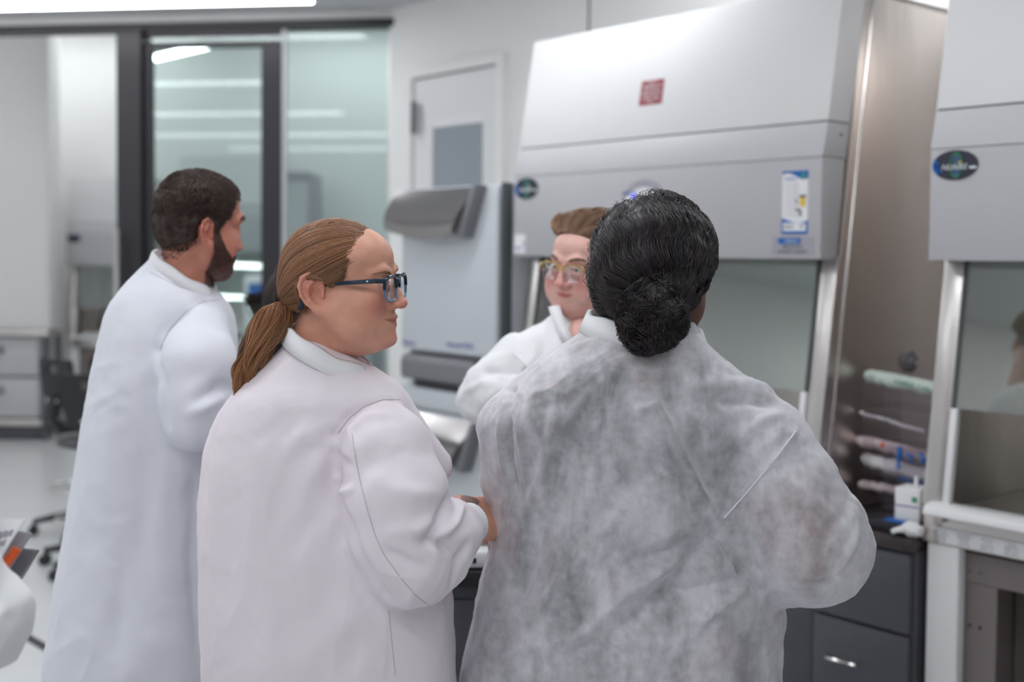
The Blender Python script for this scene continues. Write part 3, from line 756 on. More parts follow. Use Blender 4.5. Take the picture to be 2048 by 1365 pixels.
incubator(.94, 'upper white incubator with steel scoop guard, stacked on the other one')
incubator(0.0, 'lower white incubator standing on the floor under the other one')
# dark filler strip between incubators and cabinet comes from the gap itself

# ------------------------------------------------------------------ things beyond the partition
c_ = make_hood(.72, empty('biosafety_cabinet', (-3.865, 10.4, 0), 0, 'distant biosafety cabinet left of the black post, beyond the opening', 'biosafety cabinet', 'biosafety cabinets'), detail=False)
c_.scale = (.92, .92, .92)
e = empty('paper_stack', (-3.55, 10.50, .912*.92+.005), 0, 'white sheet lying inside the distant cabinet left of the post', 'sheet')
f = MB(); f.box((-.22, -.02, 0), (.22, .2, .03), .012); f.build('sheet', 'paper', e)
c2 = make_hood(.80, empty('biosafety_cabinet', (P(345, 500, 10.2)[0], 10.3, 0), 0, 'distant biosafety cabinet behind the glass door and the man', 'biosafety cabinet', 'biosafety cabinets'), detail=False)
e = empty('locker', (P(592, 500, 10.4)[0], 10.4, 0), 0, 'tall grey locker behind the glass partition, right of the door stile', 'locker')
f = MB(); f.box((-.10, 0, .08), (.13, .6, 2.30), .03, 3); f.box((-.08, .05, 0), (.11, .55, .08)); f.build('body', 'label_grey', e)
f = MB(); f.box((-.08, -.02, .12), (.11, 0, 2.2), .006); f.build('locker_door', 'hood_light_grey', e); f = MB(); f.box((.07, -.04, 1.1), (.085, -.02, 1.3), .003); f.build('handle', 'chrome', e)
# bench with boxes behind the man
e = empty('lab_bench', (-1.75, 9.0, 0), 0, 'grey lab bench behind the glass door, carrying two boxes', 'bench')
f = MB(); f.box((-.9, 0, .86), (.75, .6, .90), .006); f.build('bench_top', 'hood_light_grey', e)
f = MB(); f.box((-.88, .03, .0), (.73, .58, .86), .004); f.build('bench_body', 'label_grey', e, smooth=False)
for k in range(3):
    f = MB(); f.box((-.86+k*.53, .01, .10), (-.36+k*.53, .03, .84), .004); d = f.build('bench_door', 'hood_grey', e); f = MB(); f.box((-.42+k*.53, -.01, .6), (-.40+k*.53, .01, .74), .002); f.build('door_handle', 'chrome', d)
e = empty('machine', (-1.87, 9.05, .901), 0, 'white bench machine with blue panels behind the glass door', 'machine')
f = MB(); f.box((-.16, 0, 0), (.22, .4, .52), .03, 3); f.build('case', 'label_white', e); f = MB(); f.box((-.12, -.006, .30), (.18, 0, .46), .004); f.build('screen', 'label_blue', e); f = MB(); f.box((-.12, -.006, .06), (.18, 0, .14), .004); f.build('drawer', 'hood_grey', e)
e = empty('storage_box', (-2.45, 9.1, .901), 0, 'low grey storage box on the far lab bench', 'box')
f = MB(); f.box((-.15, 0, 0), (.2, .3, .28), .01); f.build('box_body', 'label_grey', e); f = MB(); f.box((-.155, -.005, .28), (.205, .305, .31), .006); f.build('lid', 'label_white', e)

# steel table with a white enclosure at far left
X1 = -3.88
e = empty('white_enclosure', (X1-1.6, 10.05, .925), 0, 'big plain white enclosure filling the far left above the steel table', 'enclosure')
f = MB(); f.box((0, 0, 0), (1.6, .28, 2.5), .01, 2); f.build('shell', 'wall_paint', e)
f = MB(); f.box((.02, -.012, .03), (1.57, 0, 2.45), .006); f.build('front_panel', 'wall_paint', e)
e = empty('steel_table', (X1-1.7, 10.0, 0), 0, 'low steel table with pale drawers under the white enclosure', 'table')
f = MB(); f.box((0, -.02, .88), (1.72, .34, .92), .006); f.build('table_top', 'steel', e)
for x, y in ((.02, .0), (1.66, .0), (.02, .28), (1.66, .28)): f = MB(); f.box((x, y, 0), (x+.04, y+.04, .88), .003); f.build('leg', 'dark_gap', e)
f = MB(); f.box((.08, .02, .12), (1.64, .3, .17), .004); f.build('lower_shelf', 'steel', e); f = MB(); f.box((.06, .03, .02), (1.65, .28, .10), .004); f.build('kick_panel', 'dark_cabinet', e)
for z0, z1 in ((.19, .52), (.54, .86)):
    f = MB(); f.box((.9, .03, z0), (1.62, .3, z1), .006); d = f.build('drawer', 'hood_light_grey', e); f = MB(); f.ell((1.30, .01, z1-.10), (.035, .025, .03), 14, 10); f.build('knob', 'grey_plastic', d)

# ------------------------------------------------------------------ lab stools
def make_stool(label):
    r = empty('lab_stool', (0, 0, 0), 0, label, 'stool', 'black lab stools')
    f = MB(); f.ell((0, 0, .64), (.205, .20, .035), 28, 10); f.build('seat', 'black_plastic', r)
    # backrest: curved plate with a hand slot
    f = MB(); nx, nz = 12, 14; W2, z0, z1 = .16, .73, 1.0
    def q(u, v):
        w = W2*(1-.32*(1-v)**2-.10*max(0, v-.85)/.15); x = (u*2-1)*w; return (x, -.22+.5*x*x+.02*(1-v), z0+(z1-z0)*v)
    keep = lambda i, j: not (4 <= i <= 7 and 10 <= j <= 11)
    g = [[[f.bm.verts.new((q(i/nx, j/nz)[0], q(i/nx, j/nz)[1]+t, q(i/nx, j/nz)[2])) for j in range(nz+1)] for i in range(nx+1)] for t in (0, .022)]
    for i in range(nx):
        for j in range(nz):
            if not keep(i, j): continue
            f.bm.faces.new((g[0][i][j], g[0][i+1][j], g[0][i+1][j+1], g[0][i][j+1])); f.bm.faces.new((g[1][i][j], g[1][i][j+1], g[1][i+1][j+1], g[1][i+1][j]))
            for a, b, c, d in ((i, j, i+1, j), (i+1, j, i+1, j+1), (i+1, j+1, i, j+1), (i, j+1, i, j)):
                ni, nj = {(0, -1): (i, j-1), (1, 0): (i+1, j), (0, 1): (i, j+1), (-1, 0): (i-1, j)}[((0, -1), (1, 0), (0, 1), (-1, 0))[((i, j, i+1, j), (i+1, j, i+1, j+1), (i+1, j+1, i, j+1), (i, j+1, i, j)).index((a, b, c, d))]]
                if not (0 <= ni < nx and 0 <= nj < nz) or not keep(ni, nj): f.bm.faces.new((g[0][a][b], g[1][a][b], g[1][c][d], g[0][c][d]))
    bk = f.build('backrest', 'black_plastic', r)
    for x, z in ((-.05, .77), (.05, .77)): f = MB(); f.ell((x, -.222, z), (.010, .006, .010), 10, 6); f.build('bolt', 'chrome', bk)
    f = MB(); f.tube([(0, -.20, .80), (0, -.215, .66), (0, -.17, .60), (0, -.05, .60)], [.026, .026, .024, .024], 10); f.build('back_support', 'black_plastic', r)
    f = MB(); f.tube([(0, 0, .12), (0, 0, .62)], .028, 16); f.tube([(0, 0, .10), (0, 0, .34)], .036, 16); f.build('post', 'grey_plastic', r)
    f = MB(); f.tube([(.20*math.cos(a), .20*math.sin(a), .26) for a in np.linspace(0, 2*math.pi, 32, endpoint=False)], .010, 8, True)
    for a in (0, 2.1, 4.2): f.tube([(0, 0, .26), (.2*math.cos(a), .2*math.sin(a), .26)], .008, 8)
    f.build('foot_ring', 'chrome', r)
    for k in range(5):
        a = k*2*math.pi/5+.3; c, s = math.cos(a), math.sin(a)
        f = MB(); f.tube([(0, 0, .12), (.16*c, .16*s, .10), (.29*c, .29*s, .075)], [.028, .022, .016], 8); l = f.build('base_leg', 'black_plastic', r)
        f = MB(); f.tube([(.29*c-s*.022, .29*s+c*.022, .028), (.29*c+s*.022, .29*s-c*.022, .028)], .028, 14); f.tube([(.29*c, .29*s, .03), (.29*c, .29*s, .075)], .008, 8); f.build('caster', 'black_plastic', l)
    return r
s1_ = make_stool('front black lab stool with slotted backrest beside the man in the white coat')
a = P(198, 900, 6.0); s1_.location = (a[0], 6.0, 0); s1_.rotation_euler = (0, 0, math.radians(12))
s2_ = copy_tree(s1_); s2_['label'] = 'rear black lab stool, mostly hidden behind the front stool'
a = P(176, 900, 6.75); s2_.location = (a[0], 6.75, 0); s2_.rotation_euler = (0, 0, math.radians(-38))

# ------------------------------------------------------------------ small bench between the people
bx0 = P(800, 1130, 2.5)[0]; bx1 = P(1004, 1130, 2.5)[0]
e = empty('lab_cart', (bx0, 2.50, 0), 0, 'dark grey lab cart with black top between the two women in front', 'cart')
f = MB(); f.box((0, .01, .05), (bx1-bx0, .22, .90), .004); f.build('body', 'dark_cabinet', e, smooth=False)
f = MB(); f.box((-.01, -.01, .90), (bx1-bx0+.005, .23, .932), .004); f.build('cart_top', 'black_plastic', e)
f = MB(); f.box((.01, 0, .08), (bx1-bx0-.01, .012, .87), .003); f.build('cart_door', 'dark_cabinet', e)
for x in (.03, bx1-bx0-.03):
    for y in (.04, .19): f = MB(); f.tube([(x-.01, y, .025), (x+.01, y, .025)], .025, 14); f.build('caster', 'black_plastic', e)
tx0 = P(905, 1120, 2.5)[0]
e = empty('white_tray', (tx0, 2.51, .9335), 0, 'white plastic tray with a small dark display on the cart', 'tray')
f = MB(); f.box((0, 0, 0), (.115, .19, .038), .008, 3); f.build('tray_body', 'white_plastic', e); f = MB(); f.box((.026, -.0015, .012), (.050, .003, .024), .001); f.build('display', 'frame_teal', e)
f = MB(); rnd = random.Random(2)
f.ell((0, 0, .02), (.045, .03, .016), 16, 10)
for v in f.bm.verts: v.co += Vector((rnd.uniform(-1, 1), rnd.uniform(-1, 1), rnd.uniform(-1, 1)*.4))*.004
o = f.build('plastic_bag', 'pouch'); q = P(968, 1100, 2.58); o.location = (q[0], 2.58, .9725); tag(o, 'crumpled clear bag on the white tray under her hand', 'bag')
q = P(856, 905, 2.72)
e = empty('bench_lamp', (P(838, 900, 2.72)[0], 2.72, .933), 0, 'white bench lamp with a rounded head showing past the woman\'s sleeve', 'lamp')
hz = q[2]-.933
f = MB(); f.tube([(0, 0, 0), (0, 0, .012)], .05, 20); f.build('lamp_base', 'white_plastic', e); f = MB(); f.tube([(0, 0, .01), (0, 0, hz*.7), (.01, 0, hz)], .008, 10); f.build('lamp_arm', 'white_plastic', e)
f = MB(); f.tube([(-.01, 0, hz+.025), (.015, 0, hz+.012), (.035, 0, hz-.006), (.052, 0, hz-.024)], [.010, .018, .016, .006], 14); f.build('lamp_shade', 'white_plastic', e)

# ================================================================== PEOPLE
def rotm(yaw=0, pitch=0, roll=0):
    """local face direction +y, up +z. yaw turns the face, pitch>0 looks down, roll tilts sideways"""
    return np.array(Matrix.Rotation(yaw, 3, 'Z') @ Matrix.Rotation(-pitch, 3, 'X') @ Matrix.Rotation(roll, 3, 'Y'))

SK = {'fair': ((.67, .34, .24), (.50, .15, .12), (.60, .19, .14)), 'ruddy': ((.52, .21, .145), (.40, .12, .10), (.55, .16, .12)),
      'pale': ((.70, .42, .36), (.55, .16, .15), (.72, .27, .24)), 'brown': ((.13, .055, .033), (.10, .035, .03), (.13, .05, .03))}
def head_mesh(skin, h=.0022, nose_z=-.040, mouth_z=-.070, jaw=1.0, full=0, full_y=.030, male=0, neck_d=(0, -.012, -.17), neck_r=.052, smile=0, stubble=None, gaze=(0, 0), ear_dy=0, ear_s=1.0, chin=0, brow=1.0, slit=1.0, lipk=.6):
    S = Sdf((-.105, -.125, -.20), (.105, .130, .135), h)
    S.ell((0, -.012, .035), (.074, .092, .082)); S.ell((0, .035, .045), (.062, .052, .050), .02)
    S.ell((0, .028, -.03), (.062, .056, .065), .03); S.ell((0, .034, -.075), (.048*jaw, .048, .045), .03)
    S.ell((0, .066+chin, -.107), (.022+.004*male, .021, .017), .020)
    for sx in (-1, 1):
        S.cone((sx*.055*jaw, -.002, -.045), (sx*.026, .052, -.102), .022, .019, .025)
        S.ell((sx*.043, .048, -.030), (.023, .031, .023), .02)
        S.ell((sx*.046*jaw, .030, -.065), (.020+full*.6, .032+full, .030+full), .03)
        S.chain([(sx*.048, .066, .018), (sx*.030, .081, .023), (sx*.012, .085, .018)], [.008*brow, .009*brow+.002*male, .008*brow], .014)
    if full: S.ell((0, full_y, -.112), (.045, .045, .022+full), .03)
    # nose
    nz = nose_z
    S.chain([(0, .083, .004), (0, .093, nz*.55), (0, .1005, nz)], [.0075, .009, .0108], .010); S.ell((0, .103, nz-.002), (.0105, .010, .0095), .006)
    for sx in (-1, 1):
        S.ell((sx*.0135, .0915, nz-.005), (.0075, .0115, .0080), .006)
        S.ell((sx*.0068, .0985, nz-.013), (.0038, .006, .0042), .003, op='sub')
    # eyes
    for sx in (-1, 1):
        S.ell((sx*.033, .100, .000), (.019, .019, .0125), .014, op='sub')
        S.ell((sx*.032, .0725, -.001), (.0142, .0142, .0136), .005)
        S.ell((sx*.0325, .088, -.0015), (.0118, .0125, .0042), .0015, op='sub')
        S.chain([(sx*.046, .070, -.012), (sx*.034, .081, -.0155), (sx*.020, .082, -.012)], [.004, .0045, .004], .008)
    # mouth
    mz = mouth_z
    S.ell((0, .060, mz-.003), (.030, .028, .022), .016)
    up = smile*.005
    S.chain([(-.024, .0745, mz+.001+up), (-.010, .0865, mz+.006), (0, .0885, mz+.0055), (.010, .0865, mz+.006), (.024, .0745, mz+.001+up)], [.003, .0046, .0044, .0046, .003], .005)
    S.chain([(-.020, .075, mz-.004+up), (0, .0855, mz-.0075), (.020, .075, mz-.004+up)], [.0035, .0058, .0035], .005)
    S.chain([(-.026, .080, mz+.0005+up), (-.012, .092, mz), (0, .096, mz-.0005), (.012, .092, mz), (.026, .080, mz+.0005+up)], [.0016, .0020*slit, .0024*slit, .0020*slit, .0016], .003, op='sub')
    # ears
    for sx in (-1, 1):
        ex = lambda y, z, o=0: (sx*(.0735+.42*max(0, -(y+.002)*ear_s)+o), y*ear_s-.004+ear_dy, z*ear_s-.008)
        rim = [(.004, .000), (.003, .014), (-.004, .025), (-.015, .029), (-.025, .022), (-.029, .008), (-.026, -.008), (-.019, -.020), (-.012, -.029)]
        S.chain([ex(*p) for p in rim], [.0030]*len(rim), .004)
        S.ell(ex(-.013, .002, -.0035), (.0045, .0185*ear_s, .028*ear_s), .006, rot=Matrix.Rotation(sx*.42, 3, 'Z'))
        S.ell(ex(-.005, -.032, .001), (.0055, .0085, .010), .006)
        S.chain([ex(-.010, .016, .001), (ex(-.018, .004, .0015)), ex(-.017, -.010, .001), ex(-.010, -.020, .001)], [.003, .0035, .003, .003], .003)
        S.ell(ex(-.006, -.006, .004), (.0065, .009*ear_s, .012*ear_s), .003, op='sub'); S.ell(ex(.0035, -.008, .002), (.004, .004, .0065), .004)
        S.chain([ex(-.004, .018, .0025), ex(-.014, .022, .0025), ex(-.0225, .014, .0025), ex(-.0235, .000, .0025), ex(-.018, -.014, .0025)], [.0024]*5, .002, op='sub')
    # neck
    S.cone((0, -.022, -.055), neck_d, neck_r, neck_r*1.04, .022)
    if male: S.ell((0, .025, -.135), (.012, .012, .014), .015)
    V, Q = S.mesh(smooth=1)
    b, lip, red = map(np.array, SK[skin]); C = np.tile(b, (len(V), 1))
    def mix(c, w): 
        nonlocal C
        C = C*(1-w[:, None])+np.array(c)*w[:, None]
    g = lambda c, r: np.exp(-np.sum(((V-np.array(c))/np.array(r))**2, 1))
    for sx in (-1, 1):
        mix(red, .8*g((sx*.045, .065, -.040), (.026, .04, .022))); mix(red, .65*g((sx*.085, -.014+ear_dy, -.005), (.02, .03, .036)))
    mix(red, .7*g((0, .105, nz-.004), (.016, .02, .014))); mix(red, .4*g((0, .085, -.105), (.022, .03, .016)))
    w = np.zeros(len(V))
    f = V[:, 1] > .068
    d1 = np.abs(V[:, 2]-(mz-.0005+up*np.abs(V[:, 0])/.024)); wid = .0092*np.clip(1-(np.abs(V[:, 0])/.023)**2, 0, 1)**.8
    w = np.clip((wid-d1)/.0025, 0, 1)*f
    mix(lip, lipk*w)
    gap_ = np.clip((.0016-d1)/.001, 0, 1)*np.clip(1-(np.abs(V[:, 0])/.025)**2, 0, 1)*f; mix(np.array(lip)*.35, .8*gap_)
    if stubble is not None:
        zz, yy, xx = V[:, 2], V[:, 1], np.abs(V[:, 0])
        m = (np.clip((-.030-(zz-.55*(np.maximum(0, .06-yy))*0))/.010, 0, 1)*np.clip((yy-(-.002))/.012, 0, 1))
        sb = np.clip((.03-zz*1.0-.0-.06)/.01, 0, 1)
        mm = beard_mask(V)
        mix(stubble, .85*mm)
    # eyeballs
    EV, EQ, EC = [], [], []
    for sx in (-1, 1):
        nu, nv = 24, 16; u = np.arange(nu)*2*math.pi/nu; v = np.linspace(.02, math.pi-.02, nv)
        U, W = np.meshgrid(u, v); p = np.stack([np.sin(W)*np.cos(U), np.sin(W)*np.sin(U), np.cos(W)], -1).reshape(-1, 3)
        gd = np.array((math.sin(gaze[0]), math.cos(gaze[0]), math.sin(gaze[1]))); gd /= np.linalg.norm(gd); a = np.arccos(np.clip(p@gd, -1, 1))
        c = np.tile(np.array((.72, .68, .66)), (len(p), 1)); c[a < .50] = (.10, .14, .17); c[a < .22] = (.005, .005, .005)
        q = [[i*nu+j, i*nu+(j+1) % nu, (i+1)*nu+(j+1) % nu, (i+1)*nu+j] for i in range(nv-1) for j in range(nu)]
        EQ.append(np.array(q)+sum(len(e) for e in EV)); EV.append(p*.0128+np.array((sx*.032, .0725, -.001))); EC.append(c)
    return S, V, Q, C, np.concatenate(EV), np.concatenate(EQ), np.concatenate(EC)
def beard_mask(V):
    x, y, z = np.abs(V[:, 0]), V[:, 1], V[:, 2]
    top = np.interp(y, [-.005, .012, .035, .055, .075, .09], [.02, .018, -.040, -.058, -.056, -.052])
    m = np.clip((top-z)/.008, 0, 1)*np.clip((y+.002)/.008, 0, 1)*np.clip((z+.150)/.01, 0, 1)
    m *= 1-np.exp(-((x/.020)**2+((z+.069)/.0065)**2+((y-.088)/.02)**2))
    return m

class Person:
    def __init__(s, px, py_, Y, label, foot=None):
        a = P(px, py_, Y); s.root = empty('person', (a[0], Y, 0), 0, label, 'person'); s.parts = []
    def body(s, *meshes):
        """meshes: (V,Q,C,mat index) joined as the one body mesh; slot 0 skin, 1 eye"""
        VV, QQ, CC, MI = [], [], [], []; n = 0
        for V, Q, C, mi in meshes:
            VV.append(V); QQ.append(Q+n); CC.append(C); MI.append(np.full(len(Q), mi)); n += len(V)
        return mesh_obj('body', np.concatenate(VV), np.concatenate(QQ), ['skin', 'eye'], s.root, np.concatenate(CC), midx=np.concatenate(MI))
def place(V, Rm, c, sc=(1, 1, 1)): return (V*np.array(sc))@Rm.T+c
def flat_col(V, c, s=1): return np.tile(np.array(SK[c][0] if isinstance(c, str) else c), (len(V), 1))

def hand_sdf(S, Rm, c, side=1, curl=.5, sc=1.0, spread=0.06):
    """palm centre c; local: +y towards the fingers, z back of the hand, thumb towards side*x"""
    T = lambda *p: np.array(c)+Rm@(np.array(p)*sc)
    for i, x in enumerate((-.028, -.010, .009, .027)):
        S.cone(T(x*.75, -.042, 0), T(x, .035, .002), .0145*sc, .0125*sc, .016)
        L = (.074, .084, .079, .062)[i if side < 0 else 3-i]; a = curl*.5; p = np.array((x, .040, .002)); r = .0098
        for k, (f, da) in enumerate(((.46, curl), (.31, curl*1.1), (.23, curl*.7))):
            q = p+np.array((x*spread*f*8*L, math.cos(a), -math.sin(a)))*L*f*np.array((1, 1, 1)); S.cone(T(*p), T(*q), r*sc, (r-.0009)*sc, .003); p = q; a += da; r -= .0009
    S.cone(T(side*.016, -.035, -.004), T(side*.036, -.008, -.014), .016*sc, .0135*sc, .012); S.cone(T(side*.036, -.008, -.014), T(side*.044, .022, -.024), .0120*sc, .0105*sc, .004); S.cone(T(side*.044, .022, -.024), T(side*.034, .044, -.032), .0105*sc, .0085*sc, .004)
    S.cone(T(0, -.045, 0), T(0, -.11, 0), .025*sc, .027*sc, .018)

def cloth(name, S, m, parent, folds=(), creases=(), rim=None, smooth=2, extra=None):
    V, Q = S.mesh(smooth=smooth); N = vnormals(V, Q)
    D = np.zeros(len(V))
    for fn in folds: D += fn(V, N)
    if creases:
        bv = bvh_of(V, Q)
        for pts, w, amp in creases:
            W = [hit(bv, *p) for p in pts]; W = [x[0] for x in W if x is not None]
            if len(W) < 2: continue
            best = np.full(len(V), 9.); tb = np.zeros(len(V)); tot = len(W)-1
            for i in range(tot):
                a, b = W[i], W[i+1]; d = b-a; L = d@d+1e-12; t = np.clip((V-a)@d/L, 0, 1); q = np.linalg.norm(V-a-t[:, None]*d, axis=1)
                k = q < best; best[k] = q[k]; tb[k] = (i+t[k])/tot
            D += amp*np.exp(-(best/w)**2)*np.sin(np.pi*np.clip(.12+.76*tb, 0, 1))**.7
    V = V+N*D[:, None]
    if extra: V = extra(V)
    o = mesh_obj(name, V, Q, m, parent)
    return o, V, Q
def seam(name, V, Q, pts, r, m, parent, lift=0.0):
    bv = bvh_of(V, Q); W = []
    for i in range(len(pts)-1):
        for t in np.linspace(0, 1, 9)[:-1]:
            h_ = hit(bv, pts[i][0]*(1-t)+pts[i+1][0]*t, pts[i][1]*(1-t)+pts[i+1][1]*t)
            if h_: W.append(h_[0]+h_[1]*lift)
    if len(W) < 3: return None
    W = np.array(W); W[1:-1] = (W[:-2]+W[1:-1]+W[2:])/3
    f = MB(); f.tube([tuple(w) for w in W], r, 6); o = f.build(name, m)
    bpy.context.view_layer.update(); o.data.transform(parent.matrix_world.inverted()); o.parent = parent
    return o
def torso_tab(tab, Y, d_top=None):
    """rows (py, xl, xr, half depth, centre depth offset) -> loft arrays"""
    r = []
    for py, xl, xr, ry, dy in tab:
        a, b = P(xl, py, Y+dy), P(xr, py, Y+dy); r.append((a[2]*.5+b[2]*.5, (a[0]+b[0])/2, Y+dy, (b[0]-a[0])/2, ry))
    r.sort(); return [np.array(c) for c in zip(*r)]
def bounds_of(tab, pad=.12, extra=()):
    zs, cx, cy, rx, ry = tab
    lo = np.array(((cx-rx).min(), (cy-ry).min(), zs[0])); hi = np.array(((cx+rx).max(), (cy+ry).max(), zs[-1]))
    for e in extra: lo = np.minimum(lo, np.array(e)); hi = np.maximum(hi, np.array(e))
    return lo-pad, hi+pad
def collar(parent, c, a, b, slope, h, flare, m, yaw=0, gap=0.0, thick=.0028, n=64, wob=.0015, slope_y=0.0, top_in=.0, gap_at=0.0):
    """turned-down collar round the neck. c centre of its upper rim (world), slope: fall of the rim along local x"""
    V = []; rnd = np.random.RandomState(int(abs(c[0])*1000))
    th = np.linspace(gap_at+gap, gap_at+2*math.pi-gap, n, endpoint=gap > 0)
    prof = [(.0-top_in, -.040), (.0, .0), (.004+flare*.25, -.002), (.006+flare, -h), (.006+flare-thick, -h-.001), (.003+flare*.25-thick*.5, -.009), (thick*1.2, -.040)]
    for i, t in enumerate(th):
        ca, sa = math.cos(t), math.sin(t); w = wob*math.sin(3*t+1)+wob*math.sin(7*t)
        nx, ny = ca, sa
        for dr, dz in prof:
            x = (a+dr)*ca; y = (b+dr)*sa; z = dz+w*(1 if dz > -.03 else .3)-slope*x-slope_y*y
            V.append((x*math.cos(yaw)-y*math.sin(yaw), x*math.sin(yaw)+y*math.cos(yaw), z))
    V = np.array(V)+c; k = len(prof); Q = []
    for i in range(n if gap == 0 else n-1):
        for j in range(k):
            Q.append((i*k+j, i*k+(j+1) % k, ((i+1) % n)*k+(j+1) % k, ((i+1) % n)*k+j))
    Q = np.array(Q)[:, ::-1]
    if gap > 0:
        o = mesh_obj('collar', V, [Q, np.array([list(range(k))]), np.array([[(n-1)*k+j for j in range(k)][::-1]])], m, parent)
    else: o = mesh_obj('collar', V, Q, m, parent)
    return o
def legs(root, X, Y, hipz, m, gap=.09, r=.085, yaw=0, hem=.04):
    c, s = math.cos(yaw), math.sin(yaw)
    S = Sdf((X-.3, Y-.25, .03), (X+.3, Y+.25, hipz+.1), .011); S.ell((X, Y, hipz-.06), (.16, .12, .13), .05)
    for sx in (-1, 1):
        S.chain([(X+sx*gap*c, Y+sx*gap*s, hipz-.08), (X+sx*gap*c*1.05, Y+sx*gap*s, .50), (X+sx*gap*c*1.1, Y+sx*gap*s, .08)], [r, r*.80, r*.72], .03)
    V, Q = S.mesh(smooth=2); N = vnormals(V, Q); V = V+N*(.006*drape(V, (0, 0, 1), 14, .3, 5))[:, None]
    mesh_obj('trousers', V, Q, m, root)
    for sx in (-1, 1):
        f = MB(); bx_, by_ = X+sx*gap*c*1.1, Y+sx*gap*s
        S = Sdf((-.08, -.13, -.02), (.08, .20, .13), .006); S.ell((0, -.03, .05), (.042, .055, .06)); S.cone((0, -.05, .035), (0, .12, .028), .036, .030, .02); S.half((0, 0, .006), (0, 0, -1))
        V, Q = S.mesh(); A = rotm(yaw)
        mesh_obj('shoe', V@A.T+np.array((bx_, by_, 0)), Q, 'shoe', root)

def hair_cols(n, base, var, rnd, tips=None):
    b = np.array(base); v = rnd.normal(0, var, (n, 1)); return np.clip(b*(1+v)+rnd.normal(0, .004, (n, 3)), .001, 1)
def slerp_paths(S0, S1, C, ts):
    """paths of directions about C"""
    a = S0-C; b = S1-C; ra = np.linalg.norm(a, axis=1); rb = np.linalg.norm(b, axis=1); a = a/ra[:, None]; b = b/rb[:, None]
    w = np.arccos(np.clip((a*b).sum(1), -.9995, .9995)); out = []
    for k in range(ts.shape[1]):
        t = ts[:, k]; d = a*(np.sin((1-t)*w)/np.sin(w))[:, None]+b*(np.sin(t*w)/np.sin(w))[:, None]
        out.append(C+d*(ra*(1-t)+rb*t)[:, None])
    return np.stack(out, 1)
def tuck(Pp, S, off, ey, ez, ry, rz):
    """hair pushed round the ear"""
    q = Pp.copy(); k = np.abs(q[..., 0]) > .045
    y = (q[..., 1]-ey)/ry; z = (q[..., 2]-ez)/rz; r = np.sqrt(y*y+z*z)+1e-6; m = k & (r < 1)
    up = np.where(y+z > -.9, 1, 0)
    zz = np.maximum(z, .25); rr = np.sqrt(y*y+zz*zz); q[..., 1] = np.where(m, ey+y/rr*ry, q[..., 1]); q[..., 2] = np.where(m, ez+zz/rr*rz, q[..., 2])
    return project(S, q, off)
def project(S, Pp, off, it=6):
    sh = Pp.shape; p = Pp.reshape(-1, 3).copy(); o = np.broadcast_to(off, sh[:2]).ravel()
    for _ in range(it): p += S.grad(p)*np.clip(o-S.sample(p), -.02, .02)[:, None]
    return p.reshape(sh)
def hair_shell(lo=(-.14, -.18, -.20), hi=(.14, .14, .17), h=.004): return Sdf(lo, hi, h)

